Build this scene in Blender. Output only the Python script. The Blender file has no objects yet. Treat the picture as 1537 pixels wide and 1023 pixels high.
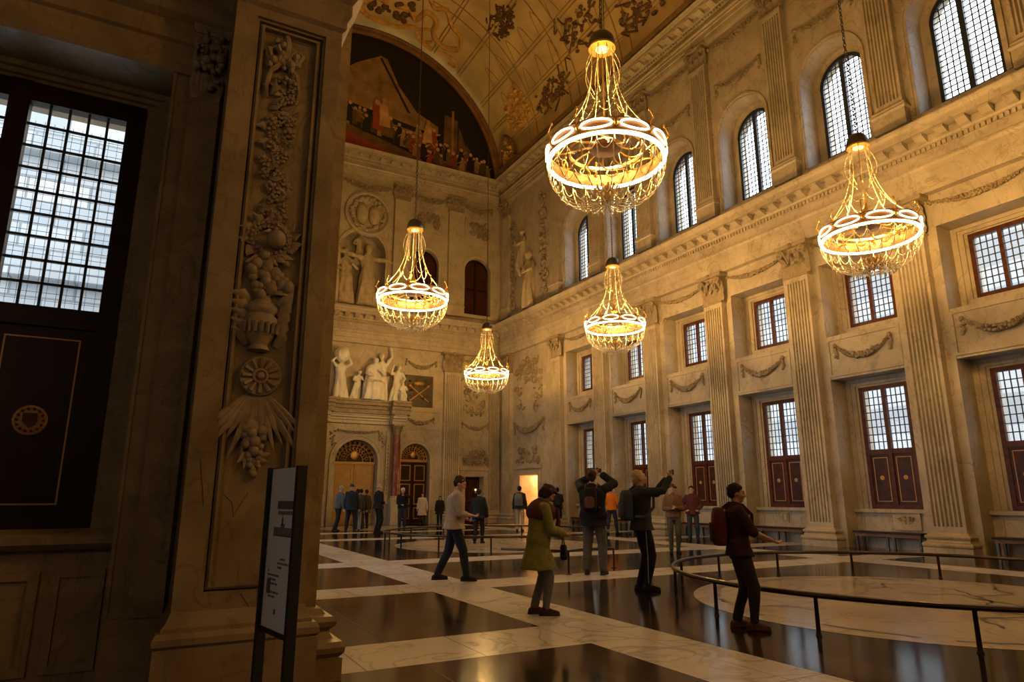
import bpy, bmesh, math, random
from math import sin, cos, pi, radians, sqrt, atan2
from mathutils import Vector, Matrix, noise

random.seed(11)
S = bpy.context.scene
COL = S.collection
S.view_settings.view_transform = 'Standard'
S.view_settings.look = 'None'
S.view_settings.gamma = 1.0
S.view_settings.use_curve_mapping = False
S.view_settings.exposure = 0.3
S.cycles.use_denoising = True
S.cycles.max_bounces = 7
S.cycles.diffuse_bounces = 1
S.cycles.glossy_bounces = 3
S.cycles.transmission_bounces = 4
S.cycles.transparent_max_bounces = 8
S.cycles.sample_clamp_indirect = 6.0
S.cycles.caustics_reflective = False
S.cycles.caustics_refractive = False

# ------------------------------------------------------------------ materials
def nodes_of(name):
    m = bpy.data.materials.new(name)
    m.use_nodes = True
    nt = m.node_tree
    b = nt.nodes['Principled BSDF']
    return m, nt, b

def plain(name, c, rough=0.5, metal=0.0, spec=0.5, noise_amt=0.0, nscale=8.0, bump=0.0):
    m, nt, b = nodes_of(name)
    b.inputs['Base Color'].default_value = (*c, 1)
    b.inputs['Roughness'].default_value = rough
    b.inputs['Metallic'].default_value = metal
    b.inputs['Specular IOR Level'].default_value = spec
    if noise_amt or bump:
        geo = nt.nodes.new('ShaderNodeTexCoord')
        nz = nt.nodes.new('ShaderNodeTexNoise')
        nz.inputs['Scale'].default_value = nscale
        nz.inputs['Detail'].default_value = 5
        nt.links.new(geo.outputs['Object'], nz.inputs['Vector'])
        if noise_amt:
            r = nt.nodes.new('ShaderNodeValToRGB')
            lo = tuple(max(0, x * (1 - noise_amt)) for x in c)
            hi = tuple(min(1, x * (1 + noise_amt)) for x in c)
            r.color_ramp.elements[0].position = 0.3
            r.color_ramp.elements[1].position = 0.7
            r.color_ramp.elements[0].color = (*lo, 1)
            r.color_ramp.elements[1].color = (*hi, 1)
            nt.links.new(nz.outputs['Fac'], r.inputs['Fac'])
            nt.links.new(r.outputs['Color'], b.inputs['Base Color'])
        if bump:
            bp = nt.nodes.new('ShaderNodeBump')
            bp.inputs['Strength'].default_value = bump
            bp.inputs['Distance'].default_value = 0.02
            nt.links.new(nz.outputs['Fac'], bp.inputs['Height'])
            nt.links.new(bp.outputs['Normal'], b.inputs['Normal'])
    return m

def marble(name, c1, c2, vein, rough=0.35, scale=0.6, vein_w=0.05, bump=0.0, vein_amt=1.0):
    m, nt, b = nodes_of(name)
    N, L = nt.nodes, nt.links
    g = N.new('ShaderNodeNewGeometry')
    n1 = N.new('ShaderNodeTexNoise'); n1.inputs['Scale'].default_value = scale
    n1.inputs['Detail'].default_value = 7; n1.inputs['Roughness'].default_value = 0.6
    n1.inputs['Distortion'].default_value = 0.6
    L.new(g.outputs['Position'], n1.inputs['Vector'])
    r1 = N.new('ShaderNodeValToRGB')
    r1.color_ramp.elements[0].position = 0.34; r1.color_ramp.elements[1].position = 0.66
    r1.color_ramp.elements[0].color = (*c2, 1); r1.color_ramp.elements[1].color = (*c1, 1)
    L.new(n1.outputs['Fac'], r1.inputs['Fac'])
    n2 = N.new('ShaderNodeTexNoise'); n2.inputs['Scale'].default_value = scale * 1.3
    n2.inputs['Detail'].default_value = 5; n2.inputs['Distortion'].default_value = 1.4
    mp = N.new('ShaderNodeMapping'); mp.inputs['Location'].default_value = (7, 3, 11)
    mp.inputs['Rotation'].default_value = (0.5, 0.4, 0.3)
    mp.inputs['Scale'].default_value = (1, 1, 0.6)
    L.new(g.outputs['Position'], mp.inputs['Vector']); L.new(mp.outputs['Vector'], n2.inputs['Vector'])
    sb = N.new('ShaderNodeMath'); sb.operation = 'SUBTRACT'; sb.inputs[1].default_value = 0.5
    ab = N.new('ShaderNodeMath'); ab.operation = 'ABSOLUTE'
    L.new(n2.outputs['Fac'], sb.inputs[0]); L.new(sb.outputs[0], ab.inputs[0])
    mr = N.new('ShaderNodeMapRange')
    mr.inputs['From Min'].default_value = 0.0; mr.inputs['From Max'].default_value = vein_w
    mr.inputs['To Min'].default_value = vein_amt; mr.inputs['To Max'].default_value = 0.0
    L.new(ab.outputs[0], mr.inputs['Value'])
    n3 = N.new('ShaderNodeTexNoise'); n3.inputs['Scale'].default_value = scale * 0.9
    L.new(g.outputs['Position'], n3.inputs['Vector'])
    ml = N.new('ShaderNodeMath'); ml.operation = 'MULTIPLY'
    L.new(mr.outputs[0], ml.inputs[0]); L.new(n3.outputs['Fac'], ml.inputs[1])
    mx = N.new('ShaderNodeMix'); mx.data_type = 'RGBA'
    L.new(ml.outputs[0], mx.inputs['Factor'])
    L.new(r1.outputs['Color'], mx.inputs[6]); mx.inputs[7].default_value = (*vein, 1)
    L.new(mx.outputs[2], b.inputs['Base Color'])
    b.inputs['Roughness'].default_value = rough
    b.inputs['Specular IOR Level'].default_value = 0.4
    if bump:
        bp = N.new('ShaderNodeBump'); bp.inputs['Strength'].default_value = bump
        bp.inputs['Distance'].default_value = 0.01
        n4 = N.new('ShaderNodeTexNoise'); n4.inputs['Scale'].default_value = 6
        n4.inputs['Detail'].default_value = 3
        L.new(g.outputs['Position'], n4.inputs['Vector'])
        L.new(n4.outputs['Fac'], bp.inputs['Height']); L.new(bp.outputs['Normal'], b.inputs['Normal'])
    return m

def emit(name, c, s):
    m = bpy.data.materials.new(name); m.use_nodes = True
    nt = m.node_tree; nt.nodes.clear()
    e = nt.nodes.new('ShaderNodeEmission'); o = nt.nodes.new('ShaderNodeOutputMaterial')
    e.inputs[0].default_value = (*c, 1); e.inputs[1].default_value = s
    nt.links.new(e.outputs[0], o.inputs[0])
    return m

def glass_mat(name, tint=(0.98, 0.99, 1.0), gloss=0.04):
    m = bpy.data.materials.new(name); m.use_nodes = True
    nt = m.node_tree; nt.nodes.clear()
    t = nt.nodes.new('ShaderNodeBsdfTransparent'); t.inputs[0].default_value = (*tint, 1)
    gl = nt.nodes.new('ShaderNodeBsdfGlossy'); gl.inputs['Roughness'].default_value = 0.08
    mx = nt.nodes.new('ShaderNodeMixShader'); mx.inputs[0].default_value = gloss
    o = nt.nodes.new('ShaderNodeOutputMaterial')
    nt.links.new(t.outputs[0], mx.inputs[1]); nt.links.new(gl.outputs[0], mx.inputs[2])
    nt.links.new(mx.outputs[0], o.inputs[0])
    return m

def brick_mat(name, c1, c2, mortar, scale=2.0, rot=(0, 0, 0), rough=0.8, bw=0.5, rh=0.25, msize=0.02):
    m, nt, b = nodes_of(name)
    N, L = nt.nodes, nt.links
    g = N.new('ShaderNodeNewGeometry'); mp = N.new('ShaderNodeMapping')
    mp.inputs['Rotation'].default_value = rot
    br = N.new('ShaderNodeTexBrick')
    br.inputs['Color1'].default_value = (*c1, 1); br.inputs['Color2'].default_value = (*c2, 1)
    br.inputs['Mortar'].default_value = (*mortar, 1); br.inputs['Scale'].default_value = scale
    br.inputs['Brick Width'].default_value = bw; br.inputs['Row Height'].default_value = rh
    br.inputs['Mortar Size'].default_value = msize
    L.new(g.outputs['Position'], mp.inputs['Vector']); L.new(mp.outputs['Vector'], br.inputs['Vector'])
    L.new(br.outputs['Color'], b.inputs['Base Color'])
    b.inputs['Roughness'].default_value = rough
    return m

M = {}
M['marble'] = marble('warm_marble', (0.57, 0.48, 0.36), (0.41, 0.335, 0.235), (0.16, 0.11, 0.065), 0.4, 1.0, 0.022, 0.0, 0.75)
M['carve'] = plain('carved_marble', (0.31, 0.235, 0.145), 0.6, noise_amt=0.25, nscale=5)  # darker than the wall marble: dirt, and shade of the carving put into the colour
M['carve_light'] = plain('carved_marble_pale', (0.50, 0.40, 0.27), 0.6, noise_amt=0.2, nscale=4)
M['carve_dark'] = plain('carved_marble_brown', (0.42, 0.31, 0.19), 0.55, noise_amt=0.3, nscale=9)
M['white_carve'] = plain('white_statuary_marble', (0.80, 0.75, 0.66), 0.5, noise_amt=0.08, nscale=3)
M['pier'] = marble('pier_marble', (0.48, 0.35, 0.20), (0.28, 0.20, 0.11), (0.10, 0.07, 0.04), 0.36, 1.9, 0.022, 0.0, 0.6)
M['red_marble'] = marble('red_marble', (0.26, 0.07, 0.04), (0.15, 0.035, 0.02), (0.45, 0.2, 0.14), 0.25, 1.5, 0.04)
M['floor_white'] = marble('floor_white_marble', (0.74, 0.68, 0.60), (0.60, 0.53, 0.45), (0.33, 0.27, 0.21), 0.2, 0.8, 0.035, 0.03)
M['floor_disc'] = marble('floor_map_marble', (0.60, 0.51, 0.40), (0.50, 0.40, 0.29), (0.32, 0.23, 0.15), 0.17, 0.7, 0.03, 0.03)
M['floor_brown'] = marble('floor_brown_marble', (0.062, 0.034, 0.017), (0.036, 0.021, 0.011), (0.12, 0.075, 0.045), 0.13, 0.9, 0.02, 0.03)
M['floor_black'] = marble('floor_black_marble', (0.015, 0.012, 0.010), (0.008, 0.007, 0.0065), (0.05, 0.04, 0.03), 0.11, 0.8, 0.02, 0.03)
for _k, _v in (('floor_brown', 0.2), ('floor_black', 0.2), ('floor_white', 0.35), ('floor_disc', 0.35)):
    M[_k].node_tree.nodes['Principled BSDF'].inputs['Specular IOR Level'].default_value = _v
M['joint'] = plain('floor_joint', (0.10, 0.075, 0.05), 0.6)
M['inlay_dark'] = plain('inlay_dark', (0.05, 0.032, 0.02), 0.35)
M['wood'] = plain('window_mahogany', (0.09, 0.027, 0.012), 0.35, spec=0.2, noise_amt=0.35, nscale=7)
M['wood_dark'] = plain('dark_mahogany', (0.028, 0.010, 0.005), 0.4, spec=0.2, noise_amt=0.3, nscale=6)
M['wood_panel'] = plain('panel_mahogany', (0.058, 0.019, 0.007), 0.35, spec=0.2, noise_amt=0.35, nscale=5)
M['inlay'] = plain('satinwood_inlay', (0.66, 0.34, 0.10), 0.4)
M['iron'] = plain('black_iron', (0.018, 0.018, 0.022), 0.45, 0.3)
M['blue_iron'] = plain('blue_black_window_iron', (0.020, 0.026, 0.036), 0.5)
M['came'] = plain('lead_came', (0.05, 0.055, 0.06), 0.6)
M['glass'] = glass_mat('window_glass')
M['door_ochre'] = plain('ochre_door', (0.52, 0.30, 0.09), 0.45, noise_amt=0.15, nscale=3)
M['gilt'] = plain('gilded_bronze', (0.62, 0.36, 0.10), 0.4, 0.75)
M['gilt_dark'] = plain('gilded_grille', (0.42, 0.24, 0.07), 0.45, 0.5)
M['black'] = plain('black_paint', (0.012, 0.012, 0.013), 0.5)
M['dark_relief'] = plain('dark_bronze_relief', (0.075, 0.05, 0.03), 0.5, 0.2, noise_amt=0.3)
M['plaster'] = plain('painted_vault', (0.80, 0.58, 0.26), 0.75, noise_amt=0.28, nscale=0.5)
M['plaster_rib'] = plain('painted_vault_rib', (0.42, 0.27, 0.10), 0.75, noise_amt=0.25, nscale=2)
M['scroll'] = plain('painted_orange_scroll', (0.85, 0.44, 0.10), 0.7, noise_amt=0.3, nscale=3)
M['scroll_dark'] = plain('painted_dark_trophy', (0.17, 0.09, 0.035), 0.7, noise_amt=0.4, nscale=4)
M['arch_wood'] = plain('lunette_frame', (0.26, 0.13, 0.05), 0.5, noise_amt=0.3, nscale=2)
M['p_dark'] = plain('painting_dark', (0.012, 0.010, 0.008), 0.6)
M['p_sky'] = plain('painting_sky', (0.09, 0.06, 0.026), 0.6, noise_amt=0.6, nscale=0.6)
M['p_red'] = plain('painting_red', (0.34, 0.055, 0.02), 0.6, noise_amt=0.4, nscale=1)
M['p_ochre'] = plain('painting_ochre', (0.34, 0.20, 0.075), 0.6, noise_amt=0.4, nscale=1.5)
M['p_skin'] = plain('painting_pale', (0.62, 0.36, 0.16), 0.6, noise_amt=0.3, nscale=2)
M['p_brown'] = plain('painting_brown', (0.17, 0.092, 0.034), 0.6, noise_amt=0.4, nscale=1.5)
M['ring'] = emit('lamp_ring_glow', (1.0, 0.74, 0.38), 12.0)
M['oval'] = emit('lamp_oval_glow', (1.0, 0.70, 0.33), 8.0)
M['spot'] = emit('crown_lamp_glow', (1.0, 0.68, 0.25), 2.2)
M['bead'] = plain('crystal_beads', (0.78, 0.64, 0.40), 0.2, 0.0, 0.9)
M['brass'] = plain('chandelier_brass', (0.75, 0.45, 0.13), 0.3, 0.9)
M['amber'] = plain('chandelier_band', (0.15, 0.06, 0.018), 0.5, 0.2)
M['steel'] = plain('dark_steel', (0.10, 0.09, 0.08), 0.3, 0.8)
M['rail'] = plain('dark_bronze_rail', (0.05, 0.033, 0.02), 0.32, 0.7)
M['board'] = plain('sign_board_white', (0.82, 0.78, 0.72), 0.5)
M['ink'] = plain('sign_ink', (0.12, 0.10, 0.085), 0.6)
M['lit_wood'] = plain('lit_room_wood', (0.75, 0.33, 0.05), 0.5)
M['dark_room'] = plain('dark_room', (0.03, 0.018, 0.01), 0.7)
M['stone_out'] = brick_mat('courtyard_stone', (0.44, 0.46, 0.475), (0.28, 0.31, 0.345), (0.19, 0.21, 0.225), 1.0, (radians(90), 0, 0), 0.9, 0.9, 0.42, 0.02)
M['yard'] = plain('courtyard_paving', (0.72, 0.72, 0.70), 0.9)
M['street'] = plain('street_paving', (0.25, 0.25, 0.25), 0.9)
M['facade'] = brick_mat('street_facade', (0.27, 0.278, 0.287), (0.19, 0.2, 0.212), (0.34, 0.35, 0.36), 0.5, (radians(90), 0, radians(90)), 0.9, 1.6, 1.2, 0.35)
M['bench'] = plain('bench_wood', (0.20, 0.085, 0.03), 0.4, noise_amt=0.3)
M['slate'] = plain('grey_stone', (0.22, 0.18, 0.14), 0.5, noise_amt=0.2)

# ------------------------------------------------------------------ mesh builder
class MB:
    """collects pieces, then links them as one mesh object; mp maps (a,b,c) to world"""
    def __init__(s, mp=None):
        s.v = []; s.f = []; s.mi = []; s.mats = []; s.mp = mp; s.cur = 0
    def mat(s, m):
        if m not in s.mats: s.mats.append(m)
        s.cur = s.mats.index(m); return s
    def add(s, verts, faces):
        o = len(s.v)
        if s.mp: verts = [s.mp(*p) for p in verts]
        s.v.extend([tuple(p) for p in verts])
        s.f.extend([tuple(i + o for i in f) for f in faces])
        s.mi.extend([s.cur] * len(faces))
        return s
    def box(s, x0, x1, y0, y1, z0, z1):
        v = [(x, y, z) for z in (z0, z1) for y in (y0, y1) for x in (x0, x1)]
        return s.add(v, [(0, 2, 3, 1), (4, 5, 7, 6), (0, 1, 5, 4), (2, 6, 7, 3), (0, 4, 6, 2), (1, 3, 7, 5)])
    def quad(s, *p):
        return s.add(list(p), [tuple(range(len(p)))])
    def rings(s, rings, cap0=True, cap1=True, closed_ring=True, loop=False):
        n = len(rings[0]); v = [p for r in rings for p in r]; f = []
        R = len(rings)
        for i in range(R if loop else R - 1):
            a = i * n; b = ((i + 1) % R) * n
            for j in range(n if closed_ring else n - 1):
                k = (j + 1) % n
                f.append((a + j, a + k, b + k, b + j))
        if not loop:
            if cap0: f.append(tuple(range(n))[::-1])
            if cap1: f.append(tuple(range((R - 1) * n, R * n)))
        return s.add(v, f)
    def prism(s, poly, t0, t1, fn):
        """poly: list of 2D points, fn(a,b,t) -> 3D"""
        return s.rings([[fn(a, b, t0) for a, b in poly], [fn(a, b, t1) for a, b in poly]])
    def moulding(s, prof, s0, s1):
        """prof list of (d,z) closed, run along s"""
        return s.prism(prof, s0, s1, lambda d, z, t: (t, d, z))
    def lathe(s, prof, c, n=16, a0=0, a1=2 * pi):
        full = abs(a1 - a0 - 2 * pi) < 1e-6
        rs = []
        for r, z in prof:
            rs.append([(c[0] + r * cos(a0 + (a1 - a0) * i / (n if full else n - 1)), c[1] + r * sin(a0 + (a1 - a0) * i / (n if full else n - 1)), c[2] + z) for i in range(n)])
        return s.rings(rs)
    def ball(s, c, rx, ry=None, rz=None, n=8, m=5):
        ry = rx if ry is None else ry; rz = rx if rz is None else rz
        v = [(c[0], c[1], c[2] - rz)]; f = []
        for i in range(1, m):
            t = -pi / 2 + pi * i / m
            for j in range(n):
                a = 2 * pi * j / n
                v.append((c[0] + rx * cos(t) * cos(a), c[1] + ry * cos(t) * sin(a), c[2] + rz * sin(t)))
        v.append((c[0], c[1], c[2] + rz)); e = len(v) - 1
        for j in range(n):
            k = (j + 1) % n
            f.append((0, 1 + k, 1 + j)); f.append((e, e - n + j, e - n + k))
            for i in range(m - 2):
                a = 1 + i * n; b = a + n
                f.append((a + j, a + k, b + k, b + j))
        return s.add(v, f)
    def tube(s, pts, r, n=6, closed=False, ref=None, sq=1.0):
        """sq flattens the section along the second axis"""
        pts = [Vector(p) for p in pts]; N = len(pts); rs = []
        rad = r if isinstance(r, (list, tuple)) else [r] * N
        prev = None
        for i in range(N):
            if closed: t = pts[(i + 1) % N] - pts[i - 1]
            else: t = pts[min(i + 1, N - 1)] - pts[max(i - 1, 0)]
            if t.length < 1e-9: t = Vector((0, 0, 1))
            t.normalize()
            if prev is None:
                u = Vector(ref) if ref else (Vector((0, 0, 1)) if abs(t.z) < 0.9 else Vector((1, 0, 0)))
            else: u = prev
            u = u - t * u.dot(t)
            if u.length < 1e-6: u = t.orthogonal()
            u.normalize(); w = t.cross(u); prev = u
            rs.append([tuple(pts[i] + u * (rad[i] * cos(2 * pi * j / n)) + w * (rad[i] * sq * sin(2 * pi * j / n))) for j in range(n)])
        return s.rings(rs, loop=closed)
    def cone(s, p, q, r0, r1, n=12, k=3):
        """round cone with ball ends, for remeshing"""
        p = Vector(p); q = Vector(q)
        s.tube([p, q], [r0, r1], n)
        s.ball(p, r0, n=n, m=8); s.ball(q, r1, n=n, m=8)
        return s
    def build(s, name, mat=None, parent=None, smooth=True, ang=40, recalc=True, origin=None):
        me = bpy.data.meshes.new(name)
        off = Vector((0, 0, 0))
        if parent is not None: off = Vector(parent['_o'])
        elif origin is not None: off = Vector(origin)
        vs = [(p[0] - off.x, p[1] - off.y, p[2] - off.z) for p in s.v]
        me.from_pydata(vs, [], s.f)
        ms = s.mats if s.mats else [mat]
        if mat is not None and s.mats and mat not in s.mats and len(s.mats) == 0: ms = [mat]
        for mm in ms: me.materials.append(mm)
        if len(ms) > 1: me.polygons.foreach_set('material_index', s.mi)
        if recalc:
            bm = bmesh.new(); bm.from_mesh(me)
            bmesh.ops.recalc_face_normals(bm, faces=bm.faces)
            bm.to_mesh(me); bm.free()
        if smooth:
            me.polygons.foreach_set('use_smooth', [True] * len(me.polygons))
            me.set_sharp_from_angle(angle=radians(ang))
        me.update()
        o = bpy.data.objects.new(name, me); COL.objects.link(o)
        if parent is not None:
            o.parent = parent
            o['_o'] = list(off)
        else:
            o.location = off; o['_o'] = list(off)
        return o

def thing(name, label, cat, loc, group=None, rz=0.0):
    o = bpy.data.objects.new(name, None); COL.objects.link(o)
    o.empty_display_size = 0.2
    o.location = loc; o['_o'] = list(loc); o.rotation_euler = (0, 0, rz)
    o['label'] = label; o['category'] = cat
    if group: o['group'] = group
    return o

def tag(o, label, cat, group=None, kind=None):
    if label: o['label'] = label
    if cat: o['category'] = cat
    if group: o['group'] = group
    if kind: o['kind'] = kind
    return o

def struct(o, label=None):
    o['kind'] = 'structure'
    if label: o['label'] = label
    return o

def sempty(name, loc=(0, 0, 0)):
    o = bpy.data.objects.new(name, None); COL.objects.link(o)
    o.location = loc; o['_o'] = list(loc); o['kind'] = 'structure'
    return o

def dup(src, loc, label=None, rz=None):
    c = src.copy(); COL.objects.link(c); c.location = loc; c['_o'] = list(loc)
    if rz is not None: c.rotation_euler = (0, 0, rz)
    if label: c['label'] = label
    def rec(a, b):
        for ch in list(a.children):
            d = ch.copy(); COL.objects.link(d); d.parent = b
            rec(ch, d)
    rec(src, c)
    return c

PENDING = []
def remesh(o, voxel, smooth_it=2, crumple=0.0, cscale=6.0, cfreq=(1, 1, 1)):
    """joins the overlapping pieces of o into one continuous surface (done for all at the end)"""
    md = o.modifiers.new('r', 'REMESH'); md.mode = 'VOXEL'; md.voxel_size = voxel
    if smooth_it:
        sm = o.modifiers.new('s', 'SMOOTH'); sm.factor = 0.5; sm.iterations = smooth_it
    PENDING.append((o, crumple, cscale, cfreq))
    return o

def finish_remesh():
    dg = bpy.context.evaluated_depsgraph_get(); dg.update()
    olds = []
    res = []
    for o, *_ in PENDING:
        bm = bmesh.new(); bm.from_mesh(o.evaluated_get(dg).data)
        me = bpy.data.meshes.new(o.name); bm.to_mesh(me); bm.free(); res.append(me)
    for (o, crumple, cscale, cfreq), me in zip(PENDING, res):
        old = o.data; mats = list(old.materials)
        o.modifiers.clear(); o.data = me
        if not me.materials:
            for mm in mats: me.materials.append(mm)
        olds.append(old)
        if crumple:
            n = len(me.vertices); co = [0.0] * (3 * n); no = [0.0] * (3 * n)
            me.vertices.foreach_get('co', co); me.vertices.foreach_get('normal', no)
            for i in range(0, 3 * n, 3):
                q = noise.noise(Vector((co[i] * cfreq[0], co[i + 1] * cfreq[1], co[i + 2] * cfreq[2])) * cscale) * crumple
                co[i] += no[i] * q; co[i + 1] += no[i + 1] * q; co[i + 2] += no[i + 2] * q
            me.vertices.foreach_set('co', co)
        me.polygons.foreach_set('use_smooth', [True] * len(me.polygons))
        me.update()
    bpy.data.batch_remove(olds)

ORD = ['first', 'second', 'third', 'fourth', 'fifth', 'sixth', 'seventh', 'eighth']
# ------------------------------------------------------------------ the hall: frame and helpers
XW, YE = 18.08, 34.69           # plane of the window wall, plane of the end wall
XC = 9.67                       # long axis of the hall
RW = lambda s, d, z: (XW - d, s, z)
EW = lambda s, d, z: (s, YE - d, z)
PC = lambda k: 9.94 + 3.65 * k  # pilaster centres along the window wall
BC = lambda b: 11.765 + 3.65 * b
HB = 1.825

def arch_piece(mb, c, r, zs, ztop, half, d0, d1, n=18):
    h = ztop - zs
    angs = sorted(set([pi * i / n for i in range(n + 1)] + [atan2(h, half), pi - atan2(h, half)]))
    rs = []
    for a in angs:
        ca, sa = cos(a), sin(a)
        t = min(half / abs(ca) if abs(ca) > 1e-6 else 1e9, h / sa if sa > 1e-6 else 1e9)
        ip = (c + r * ca, zs + r * sa); op = (c + t * ca, zs + t * sa)
        rs.append([(ip[0], d0, ip[1]), (op[0], d0, op[1]), (op[0], d1, op[1]), (ip[0], d1, ip[1])])
    mb.rings(rs)

def archivolt(mb, c, r0, r1, zs, d0, d1, n=18, foot=None):
    """raised band round an arch; foot = z where its straight legs end"""
    pr = [(r0, d0), (r0, d1), (r0 + (r1 - r0) * 0.55, d1), (r0 + (r1 - r0) * 0.6, d1 + 0.03), (r1, d1 + 0.03), (r1, d0)]
    rs = []
    if foot is not None: rs.append([(c + r, d, foot) for r, d in pr])
    for i in range(n + 1):
        a = pi * i / n
        rs.append([(c + r * cos(a), d, zs + r * sin(a)) for r, d in pr])
    if foot is not None: rs.append([(c - r, d, foot) for r, d in pr])
    mb.rings(rs)

def frame(mb, s0, s1, z0, z1, w, d0, d1, wb=None):
    """rectangular frame of width w around an opening (outer size given)"""
    wb = w if wb is None else wb
    mb.box(s0, s0 + w, d0, d1, z0, z1); mb.box(s1 - w, s1, d0, d1, z0, z1)
    mb.box(s0 + w, s1 - w, d0, d1, z1 - w, z1)
    if wb > 0: mb.box(s0 + w, s1 - w, d0, d1, z0, z0 + wb)

def rect_stack(mb, s0, s1, d1, prof, dback=0.0):
    mb.rings([[(s0 - o, dback, z), (s1 + o, dback, z), (s1 + o, d1 + o, z), (s0 - o, d1 + o, z)] for o, z in prof])

BASE = [(0.17, 0), (0.17, 0.17), (0.15, 0.175), (0.18, 0.21), (0.185, 0.25), (0.165, 0.29), (0.11, 0.31), (0.085, 0.36), (0.095, 0.385),
        (0.12, 0.40), (0.13, 0.44), (0.105, 0.475), (0.06, 0.49), (0.035, 0.53), (0.0, 0.545)]

def shaft(mb, c, w, d, z0, z1, n=7, dep=0.075):
    s0, s1 = c - w / 2, c + w / 2
    mg = 0.07 * w; fw = (w - 2 * mg) / n
    poly = [(s0, 0.0), (s0, d)]
    for i in range(n):
        a = s0 + mg + i * fw + 0.20 * fw; b = s0 + mg + (i + 1) * fw - 0.20 * fw
        poly.append((a, d))
        for t in (0.08, 0.3, 0.5, 0.7, 0.92):
            poly.append((a + (b - a) * t, d - dep * sin(pi * t) ** 0.7))
        poly.append((b, d))
    poly += [(s1, d), (s1, 0.0)]
    fl0, fl1 = z0 + 0.14, z1 - 0.16
    mb.rings([[(a, dd, z) for a, dd in poly] for z in (fl0, fl1)])
    mb.box(s0, s1, 0, d, z0, fl0); mb.box(s0, s1, 0, d, fl1, z1)

def leaf(mb, s, d, z, h, w, curl, ds=0.0):
    """one acanthus leaf: lobed outline, growing up the bell and curling forward at the tip"""
    pr = [(0.0, 0.0), (0.01, 0.18), (0.03, 0.36), (0.06, 0.54), (0.12, 0.72), (0.30, 0.90), (0.62, 1.0), (0.92, 0.95), (1.0, 0.80), (0.88, 0.70)]
    ws = [0.62, 1.0, 0.70, 1.08, 0.74, 1.0, 0.80, 0.78, 0.5, 0.15]
    fr = []
    for (o, u), q in zip(pr, ws):
        hw = w * q / 2; oo = o * curl
        cx = s + ds * u
        fr.append([(cx - hw, d + oo - 0.03 * w, z + h * u), (cx - hw * 0.45, d + oo + 0.05 * w, z + h * u), (cx, d + oo + 0.12 * w, z + h * u),
                   (cx + hw * 0.45, d + oo + 0.05 * w, z + h * u), (cx + hw, d + oo - 0.03 * w, z + h * u), (cx, d + oo - 0.14 * w, z + h * (u - 0.03))])
    mb.rings(fr)

def volute(mb, s, d, z, r, sgn, th=0.045):
    pts = [(s - sgn * 1.6 * r, d - 0.9 * r, z - 2.6 * r), (s - sgn * 1.25 * r, d - 0.5 * r, z - 1.2 * r)]
    for i in range(17):
        a = pi - i * 2 * pi * 1.6 / 16
        rr = r * (1 - 0.05 * i)
        pts.append((s + sgn * rr * cos(a), d + 0.25 * r * i / 16, z + rr * sin(a)))
    mb.tube(pts, [th * (0.7 + 0.3 * min(1, i / 4)) for i in range(len(pts))], 6)
    mb.ball((s, d + 0.3 * r, z), r * 0.3, None, None, 7, 5)

def capital(mb, c, w, d, z0, h):
    rect_stack(mb, c - w / 2, c + w / 2, d, [(0.03 * w, z0), (0.05 * w, z0 + 0.02), (0.05 * w, z0 + 0.05), (0.03 * w, z0 + 0.07), (-0.02 * w, z0 + 0.07)])
    dd = d - 0.10 * w
    rect_stack(mb, c - w / 2, c + w / 2, d, [(-0.07 * w, z0 + 0.05), (-0.06 * w, z0 + h * 0.55), (0.0, z0 + h * 0.8), (0.06 * w, z0 + h * 0.88)])
    rect_stack(mb, c - w / 2, c + w / 2, d, [(0.14 * w, z0 + h * 0.88), (0.20 * w, z0 + h * 0.92), (0.20 * w, z0 + h)])
    for i in range(3):
        leaf(mb, c + w * (i - 1) * 0.335, d - 0.05 * w, z0 + 0.06, h * 0.42, w * 0.30, 0.17 * w)
    for i in range(4):
        leaf(mb, c + w * (i - 1.5) * 0.335, d - 0.06 * w, z0 + 0.06, h * 0.68, w * 0.26, 0.22 * w)
    for sg in (-1, 1):
        volute(mb, c + sg * w * 0.47, d + 0.16 * w, z0 + h * 0.74, 0.15 * w, sg, 0.05 * w)
        volute(mb, c + sg * w * 0.10, d + 0.08 * w, z0 + h * 0.74, 0.09 * w, -sg, 0.032 * w)
        leaf(mb, c + sg * w * 0.46, d - 0.02 * w, z0 + h * 0.3, h * 0.42, w * 0.2, 0.24 * w, sg * 0.08 * w)
    for i in range(6):
        a = 2 * pi * i / 6; mb.ball((c + 0.06 * w * cos(a), d + 0.2 * w, z0 + h * 0.94 + 0.06 * w * sin(a)), 0.05 * w, None, None, 6, 4)
    mb.ball((c, d + 0.22 * w, z0 + h * 0.94), 0.05 * w, None, None, 6, 4)

def festoon(mb, s0, s1, z, sag, r, seed, d=0.05, tails=0.4, z1=None):
    rnd = random.Random(seed)
    n = max(14, int((s1 - s0) / (r * 0.42)))
    z1 = z if z1 is None else z1
    for i in range(n + 1):
        t = i / n; u = 4 * t * (1 - t)
        rr = r * (0.45 + 0.75 * u)
        cz = z + (z1 - z) * t - sag * u
        for k in range(3):
            a = rnd.uniform(0, 2 * pi)
            q = rr * rnd.uniform(0.36, 0.58)
            mb.ball((s0 + (s1 - s0) * t + cos(a) * rr * 0.35, d + 0.5 * rr + rnd.uniform(0, rr * 0.7), cz + sin(a) * rr * 0.62), q, q * 0.8, q, 6, 4)
    for e, zz in ((s0, z), (s1, z1)):
        mb.ball((e, d + 0.04, zz), r * 0.8, r * 0.6, r * 0.8, 8, 5)
        for k in range(int(tails / (r * 0.55))):
            q = r * rnd.uniform(0.42, 0.72)
            mb.ball((e + rnd.uniform(-1, 1) * r * 0.45, d + 0.02, zz - r * 0.6 * (k + 0.5)), q, q * 0.7, q, 6, 4)

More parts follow.
